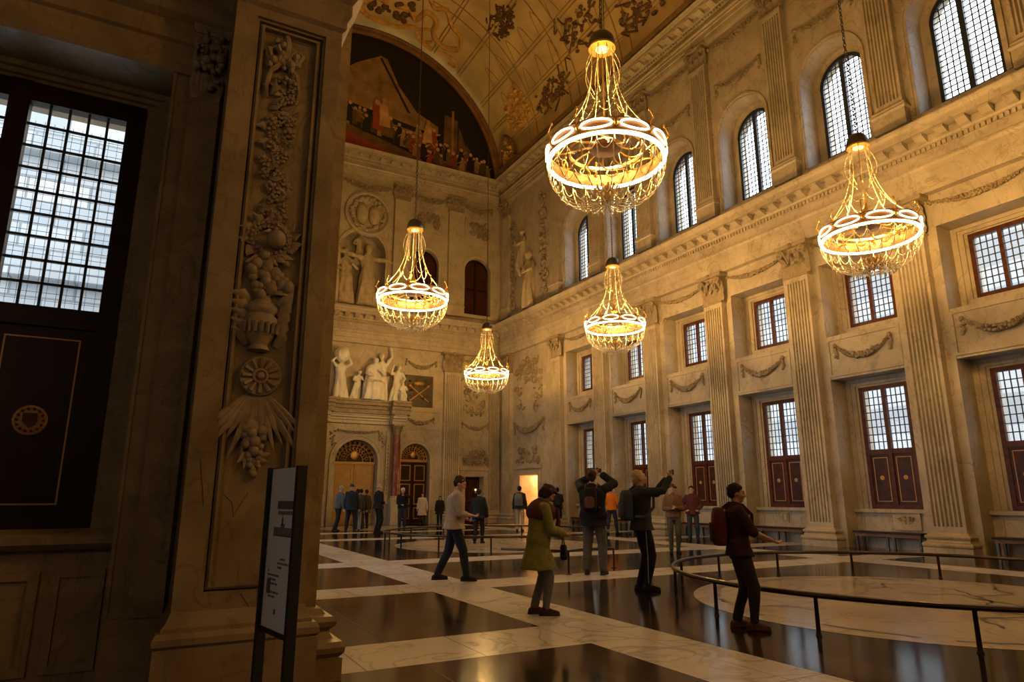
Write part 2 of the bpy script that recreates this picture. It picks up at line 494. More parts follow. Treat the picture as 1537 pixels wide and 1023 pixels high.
def entab_profile(z0, h, dmax, base=0.24):
    q = h / 1.85
    p = [(-0.3, z0), (base, z0), (base, z0 + 0.26 * q), (base + 0.035, z0 + 0.28 * q), (base + 0.035, z0 + 0.52 * q), (base + 0.07, z0 + 0.54 * q),
         (base + 0.07, z0 + 0.66 * q), (base + 0.12, z0 + 0.72 * q), (base + 0.12, z0 + 0.78 * q), (base, z0 + 0.80 * q), (base, z0 + 1.08 * q),
         (base + 0.06, z0 + 1.10 * q), (base + 0.06, z0 + 1.24 * q), (base + 0.12, z0 + 1.27 * q), (base + 0.14, z0 + 1.31 * q),
         (base + 0.14, z0 + 1.52 * q), (dmax - 0.14, z0 + 1.53 * q), (dmax - 0.14, z0 + 1.68 * q), (dmax - 0.09, z0 + 1.70 * q),
         (dmax - 0.05, z0 + 1.78 * q), (dmax, z0 + 1.81 * q), (dmax, z0 + h), (-0.3, z0 + h)]
    return p

def entablature(name, mp, s0, s1, z0, h, dmax, pitch, off, label):
    q = h / 1.85; base = 0.24
    mb = MB(mp)
    mb.moulding(entab_profile(z0, h, dmax), s0, s1)
    n = int((s1 - s0) / pitch) + 1
    for i in range(n):
        c = off + i * pitch
        if c < s0 + 0.1 or c > s1 - 0.1: continue
        z = z0 + 1.32 * q
        mb.prism([(base + 0.13, z), (base + 0.13, z + 0.2 * q), (dmax - 0.17, z + 0.2 * q), (dmax - 0.16, z + 0.13 * q), (dmax - 0.22, z + 0.10 * q), (base + 0.25, z + 0.03 * q)],
                 c - pitch * 0.23, c + pitch * 0.23, lambda d, zz, t: (t, d, zz))
    dp = pitch / 4
    for i in range(int((s1 - s0) / dp)):
        c = s0 + (i + 0.5) * dp
        mb.box(c - dp * 0.3, c + dp * 0.3, base + 0.05, base + 0.115, z0 + 1.115 * q, z0 + 1.23 * q)
    o = mb.build(name, M['marble'], smooth=False)
    return struct(o, label)

# ------------------------------------------------------------------ floor
def build_floor():
    X0, X1, Y0, Y1 = -5.0, 20.45, -6.0, YE + 1.65
    mb = MB()
    xs = [(4.10, 5.10), (14.24, 15.24)]
    per = 4.2
    ys = []
    for k in range(-2, 8):
        a = 5.89 + per * k
        ys.append((a, a + 1.0))
    W, B, K = M['floor_white'], M['floor_brown'], M['floor_black']
    def q(x0, x1, y0, y1, m):
        if x1 <= x0 or y1 <= y0: return
        mb.mat(m).quad((x0, y0, 0), (x1, y0, 0), (x1, y1, 0), (x0, y1, 0))
    for a, b in xs: q(a, b, Y0, Y1, W)
    joints = []
    def side(xa, xb):
        prev = Y0
        for a, b in ys:
            if a > Y1: break
            block(xa, xb, prev, a)
            q(xa, xb, max(a, Y0), min(b, Y1), W)
            prev = b
        if prev < Y1: block(xa, xb, prev, Y1)
    def block(xa, xb, ya, yb, bw=0.62):
        if yb - ya < 0.1: return
        if yb - ya < 2 * bw + 0.3 or xb - xa < 2 * bw + 0.3:
            q(xa, xb, ya, yb, B); return
        q(xa, xb, ya, ya + bw, B); q(xa, xb, yb - bw, yb, B)
        q(xa, xa + bw, ya + bw, yb - bw, B); q(xb - bw, xb, ya + bw, yb - bw, B)
        q(xa + bw, xb - bw, ya + bw, yb - bw, K)
        joints.append(((xa + xb) / 2 - 0.006, (xa + xb) / 2 + 0.006, ya, yb))
    # west aisle, in bays of about four metres
    side(0.55, 4.10); side(15.24, X1)
    block(X0, 0.55, Y0, 1.0); block(X0, 0.55, 1.0, 5.2); q(X0, 0.55, 5.2, Y1, B)
    # centre: three big blocks around the map circles, white bars between
    cy = [5.85, 18.7, 31.3]
    bars = [(-6.0, 1.69), (10.09, 11.09), (14.29, 15.29), (22.69, 23.69), (26.89, 27.89)]
    edges = []
    prev = Y0
    fill = [(Y0, 0.69, 'b'), (0.69, 1.69, 'w'), (1.69, 10.09, 'c'), (10.09, 11.09, 'w'), (11.09, 14.29, 'b'), (14.29, 15.29, 'w'), (15.29, 22.69, 'c'),
            (22.69, 23.69, 'w'), (23.69, 26.89, 'b'), (26.89, 27.89, 'w'), (27.89, Y1, 'c')]
    for a, b, t in fill:
        if t == 'w': q(5.10, 14.24, a, b, W)
        elif t == 'b': block(5.10, 14.24, a, b, 0.62)
        else: block(5.10, 14.24, a, b, 0.62)
    # joints between the slabs
    J = M['joint']
    def jq(x0, x1, y0, y1):
        mb.mat(J).quad((x0, y0, 0.0012), (x1, y0, 0.0012), (x1, y1, 0.0012), (x0, y1, 0.0012))
    g = 0.005
    for a, b in xs:
        y = Y0 + 0.4; k = 0
        while y < Y1 - 0.2:
            jq(a, b, y - g, y + g); y += 1.05 if k % 2 else 1.35; k += 1
        jq((a + b) / 2 - g * 0.7 + 0.1, (a + b) / 2 + g * 0.7 + 0.1, Y0, Y1)
    for a, b in ys:
        x = 0.7
        while x < X1 - 0.2:
            if not (5.1 < x < 14.24): jq(x - g, x + g, a, min(b, Y1))
            x += 1.12
    for a, b, y0, y1 in joints: jq(a, b, y0, y1)
    o = mb.build('floor', smooth=False, recalc=False)
    struct(o, 'polished floor of white marble bands around brown and black stone squares')
    # inlaid map circles
    for ci, c in enumerate(cy[:3]):
        rad = 3.08 if ci < 2 else 2.6
        m2 = MB()
        m2.mat(M['floor_disc'])
        n = 72
        ring = [(XC + rad * cos(2 * pi * i / n), c + rad * sin(2 * pi * i / n), 0.002) for i in range(n)]
        m2.quad(*ring)
        m2.mat(M['inlay_dark'])
        rnd = random.Random(50 + ci)
        def wline(pts, w):
            for p, r in zip(pts[:-1], pts[1:]):
                dx, dy = r[0] - p[0], r[1] - p[1]; L = sqrt(dx * dx + dy * dy)
                if L < 1e-6: continue
                nx, ny = -dy / L * w, dx / L * w
                m2.quad((p[0] - nx, p[1] - ny, 0.004), (r[0] - nx, r[1] - ny, 0.004), (r[0] + nx, r[1] + ny, 0.004), (p[0] + nx, p[1] + ny, 0.004))
        # graduated border: broken arcs
        for k in range(120):
            a = 2 * pi * k / 120
            if rnd.random() < 0.62:
                rr = rad * (0.90 + 0.012 * sin(7 * a) + rnd.uniform(-0.004, 0.004))
                wline([(XC + rr * cos(a), c + rr * sin(a)), (XC + (rr + rnd.uniform(-0.03, 0.03)) * cos(a + 0.046), c + rr * sin(a + 0.046))], rnd.uniform(0.025, 0.05))
        # coastlines
        for k in range(17):
            x, y = XC + rnd.uniform(-0.75, 0.75) * rad, c + rnd.uniform(-0.75, 0.75) * rad
            h = rnd.uniform(0, 2 * pi); pts = []
            for j in range(rnd.randint(10, 26)):
                if (x - XC) ** 2 + (y - c) ** 2 > (rad * 0.88) ** 2: break
                pts.append((x, y)); h += rnd.uniform(-0.75, 0.75)
                st = rnd.uniform(0.05, 0.14); x += st * cos(h); y += st * sin(h)
            if len(pts) > 2: wline(pts, rnd.uniform(0.012, 0.028))
        d = m2.build('floor_inlay', smooth=False, recalc=False)
        d.parent = o
build_floor()

# ------------------------------------------------------------------ window wall (right)
def wall_right():
    mb = MB(RW)
    for b in range(-3, 5):
        c = BC(b)
        for sg in (-1, 1):
            a, e = sorted((c + sg * HB, c + sg * 1.145))
            mb.box(a, e, -1.15, 0, 0, 9.5)
        mb.box(c - 1.145, c + 1.145, -1.15, -0.02, 4.88, 6.2)
        mb.box(c - 1.145, c + 1.145, -1.15, 0, 8.53, 9.5)
        mb.box(c - 1.145, c + 1.145, -1.15, -0.52, 0, 1.06)
        # sunk panel around the garland
        frame(mb, c - 1.145, c + 1.145, 4.95, 6.12, 0.07, -0.02, 0.012)
        # sill ledge under the lower window and base skirting
        mb.box(c - 1.145, c + 1.145, -0.55, -0.42, 0.98, 1.08)
        frame(mb, c - 0.95, c + 0.95, 0.42, 0.93, 0.05, -0.53, -0.50)
        # stone casings round both windows
        for (z0, z1, w0, w1) in ((1.06, 4.88, 0.755, 4.62), (6.2, 8.53, 0.755, 8.26)):
            zb = z0 if z0 < 2 else 6.50
            for k, (wa, da) in enumerate(((1.145, -0.66), (1.0, -0.70), (0.86, -0.75))):
                wi = (1.0, 0.86, w0)[k]
                f = (wa - w0) / (1.145 - w0); fi = (wi - w0) / (1.145 - w0)
                zt, zi = w1 + (z1 - w1) * f, w1 + (z1 - w1) * fi
                for sg in (-1, 1):
                    a, e = sorted((c + sg * wa, c + sg * wi))
                    mb.box(a, e, -1.15, da, z0, zt)
                mb.box(c - wi, c + wi, -1.15, da, zi, zt)
            if z0 > 2:
                mb.box(c - 1.145, c + 1.145, -1.15, -0.60, 6.2, 6.36); mb.box(c - 0.9, c + 0.9, -1.15, -0.68, 6.36, 6.50)
        # upper storey
        for sg in (-1, 1):
            a, e = sorted((c + sg * HB, c + sg * 1.1))
            mb.box(a, e, -1.15, 0, 11.2, 14.8)
        mb.box(c - 1.1, c + 1.1, -1.15, -0.02, 11.2, 11.9)
        arch_piece(mb, c, 1.1, 14.8, 19.2, HB, 0, -1.15)
        mb.box(c - 1.1, c + 1.1, -1.15, -0.62, 11.9, 12.2)
        for sg in (-1, 1):
            a, e = sorted((c + sg * 1.1, c + sg * 0.84))
            mb.box(a, e, -1.15, -0.7, 12.2, 14.8)
        archivolt(mb, c, 0.84, 1.1, 14.8, -1.15, -0.73)
        # flat architrave round the arch and impost
        archivolt(mb, c, 1.1, 1.24, 14.8, -0.02, 0.02, foot=11.9)
    e0 = BC(4) + HB
    mb.box(e0, YE + 0.3, -1.15, 0, 2.55, 21.9)           # end bay with a doorway
    mb.box(e0, 30.32, -1.15, 0, 0, 2.55); mb.box(32.22, YE + 0.3, -1.15, 0, 0, 2.55)
    mb.box(BC(-3) - HB, e0, -1.15, 0, 9.5, 11.3); mb.box(BC(-3) - HB, e0, -1.15, 0, 19.2, 21.9)
    o = mb.build('wall_right', M['marble'], smooth=False)
    struct(o, 'long marble wall with two rows of square windows under a row of arched windows')
wall_right()

entablature('trim_1', RW, -1.1, YE - 0.55, 9.45, 1.85, 0.83, 0.547, -0.8, 'carved marble cornice running along the window wall between the storeys')
entablature('trim_2', EW, 1.2, XW - 0.3, 9.45, 1.85, 0.83, 0.547, 1.5, 'carved marble cornice across the end wall above the portal')
entablature('trim_3', RW, -1.1, YE - 0.55, 19.1, 1.53, 0.83, 0.62, -0.8, 'upper marble cornice along the top of the window wall')
entablature('trim_4', EW, 1.2, XW - 0.3, 19.1, 1.53, 0.83, 0.62, 1.5, 'upper marble cornice across the end wall below the painted lunette')

# windows ----------------------------------------------------------
WIN = [0]
def leaded(parent, mp, s0, s1, z0, z1, nc, nr, d, arch=None, cw=0.013, name='glass_pane'):
    """one light: the pane and the lead grid as its child; arch=(c,zs,r) cuts the top to a half circle"""
    g = MB(mp)
    if arch is None:
        g.box(s0, s1, d - 0.004, d + 0.004, z0, z1)
    else:
        c, zs, r = arch
        pts = [(s0, z0), (s1, z0)]
        n = 10
        a0 = math.acos(max(-1, min(1, (s1 - c) / r))); a1 = math.acos(max(-1, min(1, (s0 - c) / r)))
        for i in range(n + 1):
            a = a0 + (a1 - a0) * i / n
            pts.append((c + r * cos(a), zs + r * sin(a)))
        g.prism(pts, d - 0.004, d + 0.004, lambda a, b, t: (a, t, b))
    p = g.build(name, M['glass'], parent, smooth=False)
    l = MB(mp)
    def top(s):
        if arch is None: return z1
        c, zs, r = arch
        x = min(abs(s - c), r); return zs + sqrt(max(0, r * r - x * x))
    for i in range(1, nc):
        s = s0 + (s1 - s0) * i / nc
        l.box(s - cw, s + cw, d + 0.004, d + 0.02, z0, top(s))
    zt = z1 if arch is None else arch[1] + arch[2]
    for i in range(1, nr):
        z = z0 + (zt - z0) * i / nr
        a, b = s0, s1
        if arch is not None and z > arch[1]:
            hw = sqrt(max(0, arch[2] ** 2 - (z - arch[1]) ** 2))
            a, b = max(s0, arch[0] - hw), min(s1, arch[0] + hw)
            if b - a < 0.03: continue
        l.box(a, b, d + 0.004, d + 0.02, z - cw, z + cw)
    l.build('lead_grid', M['came'], p, smooth=False)
    return p

def wnum():
    WIN[0] += 1
    return 'window_%d' % WIN[0]

def rosette(parent, mp, s, d, z, r, n=12):
    m = MB(mp)
    rs = []
    for rr, dd in ((r, 0), (r, 0.012), (r * 0.82, 0.016), (r * 0.78, 0.008), (r * 0.45, 0.012), (r * 0.3, 0.03), (0.01, 0.032)):
        rs.append([(s + rr * cos(2 * pi * i / n), d + dd, z + rr * sin(2 * pi * i / n)) for i in range(n)])
    m.rings(rs)
    return m.build('rosette', M['inlay'], parent)

def lower_window(b, where):
    c = BC(b); d = -0.80
    r = sempty(wnum(), (XW - d, c, 1.06))
    r['label'] = 'tall mahogany window with two shutter panels, ' + where
    f = MB(RW)
    frame(f, c - 0.755, c + 0.755, 1.07, 4.62, 0.12, d, d + 0.1)
    f.box(c - 0.055, c + 0.055, d, d + 0.115, 1.19, 4.5); f.box(c - 0.635, c + 0.635, d, d + 0.11, 2.62, 2.76)
    f.build('window_frame', M['wood'], r, smooth=False)
    for sg in (-1, 1):
        a, e = sorted((c + sg * 0.055, c + sg * 0.635))
        leaded(r, RW, a, e, 2.76, 4.5, 4, 8, d + 0.03)
        p = MB(RW); p.box(a, e, d - 0.01, d + 0.075, 1.18, 2.63)
        pp = p.build('shutter_panel', M['wood_panel'], r, smooth=False)
        i = MB(RW); frame(i, a + 0.07, e - 0.07, 1.28, 2.53, 0.018, d + 0.07, d + 0.081)
        i.build('inlay_border', M['inlay'], pp, smooth=False)
        rosette(pp, RW, (a + e) / 2, d + 0.072, 1.95, 0.065)
    return r

def upper_window(b, where):
    c = BC(b); d = -0.80
    r = sempty(wnum(), (XW - d, c, 6.5))
    r['label'] = 'small square mahogany window with leaded panes, ' + where
    f = MB(RW)
    frame(f, c - 0.755, c + 0.755, 6.5, 8.27, 0.11, d, d + 0.1)
    f.box(c - 0.05, c + 0.05, d, d + 0.115, 6.6, 8.16)
    f.build('window_frame', M['wood'], r, smooth=False)
    for sg in (-1, 1):
        a, e = sorted((c + sg * 0.05, c + sg * 0.645))
        leaded(r, RW, a, e, 6.61, 8.16, 4, 8, d + 0.03)
    return r

def arched_window(b, where):
    c = BC(b); d = -0.82
    r = sempty(wnum(), (XW - d, c, 12.2))
    r['label'] = 'tall round-arched window with a fine leaded grid, ' + where
    f = MB(RW)
    for sg in (-1, 1):
        a, e = sorted((c + sg * 0.85, c + sg * 0.74)); f.box(a, e, d, d + 0.1, 12.2, 14.8)
    archivolt(f, c, 0.74, 0.85, 14.8, d, d + 0.08)
    f.box(c - 0.74, c + 0.74, d, d + 0.1, 12.2, 12.34); f.box(c - 0.075, c + 0.075, d, d + 0.12, 12.3, 15.53)
    f.build('window_frame', M['blue_iron'], r, smooth=False)
    for sg in (-1, 1):
        a, e = sorted((c + sg * 0.075, c + sg * 0.74))
        leaded(r, RW, a, e, 12.34, 15.54, 4, 18, d + 0.03, arch=(c, 14.8, 0.74), cw=0.016)
    return r

ordn = {-3: 'nearest the viewer', -2: 'close to the viewer', -1: 'first from the right', 0: 'second from the right', 1: 'third from the right', 2: 'fourth from the right', 3: 'fifth from the right', 4: 'farthest along the wall'}
for b in range(-3, 5):
    lower_window(b, ordn[b]); upper_window(b, ordn[b]); arched_window(b, ordn[b])

# pilasters ---------------------------------------------------------
def pilaster(mp, c, z0, zc, hc, label, group, loc, w=0.86, d=0.23, base=BASE, fl=True):
    t = thing('pilaster', label, 'pilaster', loc, group)
    m = MB(mp); rect_stack(m, c - w / 2, c + w / 2, d, [(o, z0 + z) for o, z in base]); m.build('base', M['marble'], t, ang=30)
    m = MB(mp)
    if fl: shaft(m, c, w, d, z0 + base[-1][1], zc)
    else: m.box(c - w / 2, c + w / 2, 0, d, z0 + base[-1][1], zc)
    m.build('shaft', M['marble'], t, ang=30)
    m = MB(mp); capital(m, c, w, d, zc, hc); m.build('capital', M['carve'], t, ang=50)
    return t

plab = {0: 'first from the right', 1: 'second from the right', 2: 'third from the right', 3: 'fourth from the right', 4: 'fifth from the right', 5: 'last before the end bay'}
UB = [(0.07, 0), (0.07, 0.5), (0.10, 0.52), (0.12, 0.56), (0.11, 0.6), (0.06, 0.63), (0.08, 0.68), (0.05, 0.73), (0, 0.75)]
for k in range(-2, 6):
    lab = plab.get(k, 'close to the viewer, outside the view' if k == -1 else 'beside the viewer, outside the view')
    pilaster(RW, PC(k), 0.0, 8.33, 1.12, 'tall fluted marble pilaster between ground-floor windows, ' + lab, 'fluted pilasters of the window wall', (XW, PC(k), 0))
    pilaster(RW, PC(k), 11.7, 18.2, 0.95, 'upper fluted pilaster between arched windows, ' + lab, 'upper pilasters of the window wall', (XW, PC(k), 11.7), w=0.82, d=0.2, base=UB)
pilaster(RW, 33.55, 0, 8.33, 1.12, 'marble pilaster on the window wall in the far corner, beside the lit doorway', None, (XW, 33.55, 0), w=0.95)
pilaster(RW, 33.75, 11.7, 18.2, 0.95, 'upper marble pilaster in the far corner on the window-wall side', None, (XW, 33.75, 11.7), w=0.85, d=0.2, base=UB)
pilaster(EW, 14.93, 0, 8.33, 1.12, 'fluted marble pilaster of the end wall right of the arched gilded door', None, (14.93, YE, 0), w=0.98)
pilaster(EW, 14.97, 11.7, 18.2, 0.95, 'upper pilaster on the end wall between its two dark arched windows', None, (14.97, YE, 11.7), w=0.92, d=0.2, base=UB, fl=False)
pilaster(EW, 11.55, 11.7, 18.2, 0.95, 'upper pilaster on the end wall between statue niche and dark arched window', None, (11.55, YE, 11.7), w=0.85, d=0.2, base=UB, fl=False)
pilaster(EW, 17.62, 0, 8.33, 1.12, 'marble corner pilaster on the end wall, right of the small dark door', None, (17.62, YE, 0), w=0.6)

# garlands on the window wall
for b in range(-2, 5):
    c = BC(b); wh = ordn[b]
    m = MB(RW); festoon(m, c - 0.86, c + 0.86, 5.88, 0.42, 0.085, 100 + b, d=0.0, tails=0.42)
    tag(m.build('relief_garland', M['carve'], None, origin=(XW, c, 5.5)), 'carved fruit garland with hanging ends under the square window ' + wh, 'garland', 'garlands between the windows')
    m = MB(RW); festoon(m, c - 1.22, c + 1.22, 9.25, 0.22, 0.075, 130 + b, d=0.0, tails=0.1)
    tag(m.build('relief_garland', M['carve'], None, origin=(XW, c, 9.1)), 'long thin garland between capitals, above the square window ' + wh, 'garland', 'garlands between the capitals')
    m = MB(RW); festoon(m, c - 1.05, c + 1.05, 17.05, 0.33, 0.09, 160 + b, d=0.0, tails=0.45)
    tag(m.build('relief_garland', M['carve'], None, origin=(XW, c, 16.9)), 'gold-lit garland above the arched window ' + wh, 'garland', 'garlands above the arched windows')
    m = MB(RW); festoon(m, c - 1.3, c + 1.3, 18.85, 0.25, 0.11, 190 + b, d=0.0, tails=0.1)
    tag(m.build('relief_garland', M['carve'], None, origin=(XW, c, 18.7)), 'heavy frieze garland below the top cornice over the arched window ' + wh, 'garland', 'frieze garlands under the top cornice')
# ------------------------------------------------------------------ end wall
def wall_end():
    mb = MB(EW)
    D = -0.6
    # lower storey: portal opening, arched door, small door
    PX, PR, PZ = 9.67, 1.12, 3.2
    AX, AR, AZ = 12.9, 0.84, 3.4
    mb.box(0.8, PX - PR, D, 0, 0, 5.0)
    mb.box(PX + PR, AX - AR, D, 0, 0, 5.0)
    arch_piece(mb, PX, PR, PZ, 5.0, PR, 0, D)
    arch_piece(mb, AX, AR, AZ, 5.0, AR, 0, D)
    mb.box(AX + AR, 15.88, D, 0, 0, 5.0)
    mb.box(15.88, 17.02, D, 0, 2.5, 5.0); mb.box(17.02, XW + 0.3, D, 0, 0, 5.0)
    mb.box(0.8, XW + 0.3, D, 0, 5.0, 9.5)
    # upper storey with two arched windows and the statue niche
    NX, NR, NZ = 9.45, 1.28, 14.65
    mb.box(0.8, NX - NR, D, 0, 9.5, 20.7)
    mb.box(NX - NR, NX + NR, D, 0, 9.5, 11.6)
    mb.box(NX - NR - 0.2, NX + NR + 0.2, D - 0.5, D - 0.3, 11.4, 16.3); mb.box(NX - NR - 0.2, NX - NR, D - 0.5, D, 11.4, 16.4); mb.box(NX + NR, NX + NR + 0.2, D - 0.5, D, 11.4, 16.4)
    arch_piece(mb, NX, NR, NZ, 16.4, NR, 0, D)
    mb.box(NX - NR, NX + NR, D, 0, 16.4, 20.7)
    s = NX + NR
    for c in (13.1, 16.5):
        mb.box(s, c - 0.86, D, 0, 9.5, 20.7)
        mb.box(c - 0.86, c + 0.86, D, 0, 9.5, 11.95)
        arch_piece(mb, c, 0.86, 14.65, 20.7, 0.86, 0, D)
        s = c + 0.86
    mb.box(s, XW + 0.3, D, 0, 9.5, 20.7)
    mb.box(0.8, XW + 2.0, D - 1.6, D - 1.5, -0.2, 21.0); mb.box(0.8, XW + 2.0, D - 1.5, D - 1.0, -0.2, 0.001); mb.box(0.7, 0.8, D - 1.6, D, -0.2, 21.0); mb.box(XW + 2.0, XW + 2.1, D - 1.6, D, -0.2, 21.0); mb.box(0.8, XW + 2.0, D - 1.5, D - 0.52, 20.5, 21.0)
    # architraves
    archivolt(mb, AX, AR, AR + 0.24, AZ, -0.02, 0.05, foot=0.0)
    archivolt(mb, NX, NR, NR + 0.2, NZ, -0.02, 0.05, foot=11.6)
    for c in (13.1, 16.5): archivolt(mb, c, 0.86, 1.06, 14.65, -0.02, 0.05, foot=11.95)
    frame(mb, 15.58, 17.32, 0, 2.85, 0.3, -0.02, 0.06, wb=0)
    mb.box(15.5, 17.4, 0, 0.14, 2.85, 3.02)
    for c in (13.1, 16.5): mb.box(c - 1.1, c + 1.1, 0, 0.12, 11.75, 11.95)
    # skirting and string courses
    for a, b2 in ((AX + AR + 0.24, 14.4), (15.45, 15.58), (17.32, XW)):
        mb.box(a, b2, 0, 0.08, 0, 0.6)
    mb.box(12.1, 14.4, 0, 0.05, 5.0, 5.12); mb.box(15.45, XW, 0, 0.05, 4.9, 5.0)
    mb.box(12.1, 14.4, 0, 0.05, 5.98, 6.08); mb.box(15.45, XW, 0, 0.05, 5.65, 5.75)
    frame(mb, 15.55, 17.25, 5.8, 8.2, 0.07, 0, 0.04)
    o = mb.build('wall_end', M['marble'], smooth=False)
    struct(o, 'ornate marble end wall with portal, statue niche and two dark arched windows')
wall_end()

def wall_line(mp, s, d, z, h, w): pass

# doors and dark windows of the end wall -------------------------------
def arched_leaf_door(name, c, r, zs, d, label, leafm, tymp):
    e = sempty(name, (c, YE - d, 0)); e['label'] = label
    m = MB(EW)
    for sg in (-1, 1):
        a, b = sorted((c + sg * 0.012, c + sg * (r - 0.03)))
        lf = MB(EW); lf.box(a, b, d - 0.06, d, 0.02, zs - 0.14)
        o = lf.build('door_leaf', leafm, e, smooth=False)
        p = MB(EW)
        for z0, z1 in ((0.25, 0.85), (1.0, 2.1), (2.25, zs - 0.3)):
            frame(p, a + 0.1, b - 0.1, z0, z1, 0.05, d, d + 0.03)
        p.build('panel_moulding', leafm if tymp else M['gilt_dark'], o, smooth=False)
    t = MB(EW); t.box(c - r, c + r, d - 0.06, d + 0.06, zs - 0.14, zs)
    t.build('transom', M['gilt_dark'], e, smooth=False)
    bk = MB(EW)
    bk.prism([(c + r * cos(pi * i / 16), zs + r * sin(pi * i / 16)) for i in range(17)], d - 0.06, d - 0.03, lambda a, b, t: (a, t, b))
    bk.build('fanlight_back', M['dark_room'], e, smooth=False)
    g = MB(EW)
    rnd = random.Random(int(c * 10))
    for rr in (r * 0.97, r * 0.78, r * 0.42): g.tube([(c + rr * cos(pi * i / 20), d, zs + rr * sin(pi * i / 20)) for i in range(21)], 0.022, 5)
    for k in range(1, 12):
        a = pi * k / 12
        g.tube([(c + r * 0.42 * cos(a), d, zs + r * 0.42 * sin(a)), (c + r * 0.62 * cos(a + 0.12), d, zs + r * 0.62 * sin(a + 0.12)), (c + r * 0.97 * cos(a), d, zs + r * 0.97 * sin(a))], 0.02, 5)
        for q, rq in ((0.6, 0.07), (0.87, 0.055)):
            g.tube([(c + r * q * cos(a) + rq * cos(u), d + 0.01, zs + r * q * sin(a) + rq * sin(u)) for u in [2 * pi * j / 9 for j in range(9)]], 0.016, 4, closed=True)
    g.ball((c, d + 0.02, zs + r * 0.3), r * 0.2, 0.05, r * 0.22, 10, 6)
    g.build('fanlight_grille', M['gilt'], e, ang=60)
    return e

arched_leaf_door('door_1', 9.67, 1.12, 3.2, -0.42, 'big ochre double door under a gilded fanlight in the portal', M['door_ochre'], True)
arched_leaf_door('door_2', 12.9, 0.84, 3.4, -0.40, 'dark arched door with gilded panels and fanlight, right of the red column', M['wood_dark'], False)
def door3():
    e = sempty('door_3', (16.45, YE, 0)); e['label'] = 'small dark panelled doorway in the end wall near the corner'
    m = MB(EW); m.box(15.88, 17.02, -0.62, -0.5, 0.0, 2.5); m.build('door_leaf', M['wood_dark'], e, smooth=False)
    m = MB(EW)
    for a, b in ((15.95, 16.42), (16.48, 16.95)):
        frame(m, a, b, 0.2, 1.0, 0.06, -0.5, -0.46); frame(m, a, b, 1.15, 2.35, 0.06, -0.5, -0.46)
    m.build('panel_moulding', M['wood'], e, smooth=False)
    l = thing('wall_lamp', 'small glowing lamp inside the dark doorway of the end wall', 'lamp', (16.75, YE + 0.42, 1.65))
    m = MB(); m.lathe([(0.0, 0), (0.05, 0.01), (0.06, 0.06), (0.03, 0.1), (0.015, 0.14), (0.0, 0.15)], (16.75, YE + 0.42, 1.6), 10); m.build('lamp_bracket', M['brass'], l)
    m = MB(); m.ball((16.75, YE + 0.42, 1.80), 0.055, n=10, m=6); m.build('lamp_bulb', M['spot'], l)
    # lit doorway in the window wall: its room beyond
    r = sempty('door_4', (XW, 31.27, 0)); r['label'] = 'open doorway in the window wall showing a lit orange wooden room'
    m = MB(RW)
    frame(m, 30.0, 32.54, 0, 2.87, 0.32, -0.02, 0.06, wb=0); m.box(29.9, 32.64, 0, 0.14, 2.87, 3.05)
    m.build('door_frame', M['marble'], r, smooth=False)
    m = MB(RW)
    m.box(30.0, 32.5, -2.3, -2.2, 0, 3.0); m.box(29.95, 30.05, -2.3, -1.15, 0, 3.0); m.box(32.5, 32.6, -2.3, -1.15, 0, 3.0); m.box(29.9, 32.6, -2.3, -1.15, 2.8, 2.9)
    m.build('room_panelling', M['lit_wood'], r, smooth=False)
    m = MB(RW); m.box(30.32, 30.42, -1.1, -0.2, 0.02, 2.5); m.build('door_leaf', M['lit_wood'], r, smooth=False)
    ld = bpy.data.lights.new('room_lamp', 'POINT'); ld.energy = 260; ld.color = (1, 0.55, 0.2); ld.shadow_soft_size = 0.15
    lo = bpy.data.objects.new('room_lamp', ld); COL.objects.link(lo); lo.location = (XW + 1.7, 31.3, 2.5)
    pk = MB(RW); pk.box(30.5, 30.95, -1.95, -1.9, 1.5, 2.15); pk.mat(M['brass'])
    tag(pk.build('framed_picture', M['dark_relief'], None, smooth=False, origin=(XW + 1.9, 30.7, 1.8)), 'small dark framed picture inside the lit orange room', 'picture')
door3()

def dark_arched_window(c, where):
    e = sempty(wnum(), (c, YE, 12.0)); e['label'] = 'unlit round-arched window with dark red panes, ' + where
    d = -0.35
    f = MB(EW)
    for sg in (-1, 1):
        a, b = sorted((c + sg * 0.86, c + sg * 0.76)); f.box(a, b, d, d + 0.1, 11.95, 14.65)
    archivolt(f, c, 0.76, 0.86, 14.65, d, d + 0.07)
    f.box(c - 0.06, c + 0.06, d, d + 0.1, 11.95, 15.4); f.box(c - 0.76, c + 0.76, d, d + 0.09, 13.55, 13.66)
    f.build('window_frame', M['wood_dark'], e, smooth=False)
    p = MB(EW)
    p.prism([(c - 0.8, 11.95), (c + 0.8, 11.95)] + [(c + 0.8 * cos(pi * i / 14), 14.65 + 0.8 * sin(pi * i / 14)) for i in range(15)], d - 0.05, d, lambda a, b, t: (a, t, b))
    pn = p.build('shutter_panel', M['wood_panel'], e, smooth=False)
    l = MB(EW)
    for i in range(1, 8):
        s = c - 0.76 + 1.52 * i / 8
        l.box(s - 0.01, s + 0.01, d, d + 0.015, 12.0, 14.65 + sqrt(0.58 - (s - c) ** 2) - 0.02)
    for i in range(1, 15):
        z = 12.0 + 0.22 * i
        hw = 0.76 if z < 14.65 else sqrt(max(0.01, 0.58 - (z - 14.65) ** 2))
        l.box(c - hw, c + hw, d, d + 0.015, z - 0.01, z + 0.01)
    l.build('lead_grid', M['wood'], pn, smooth=False)
dark_arched_window(13.1, 'behind the left chandelier')
dark_arched_window(16.5, 'nearest the far corner')

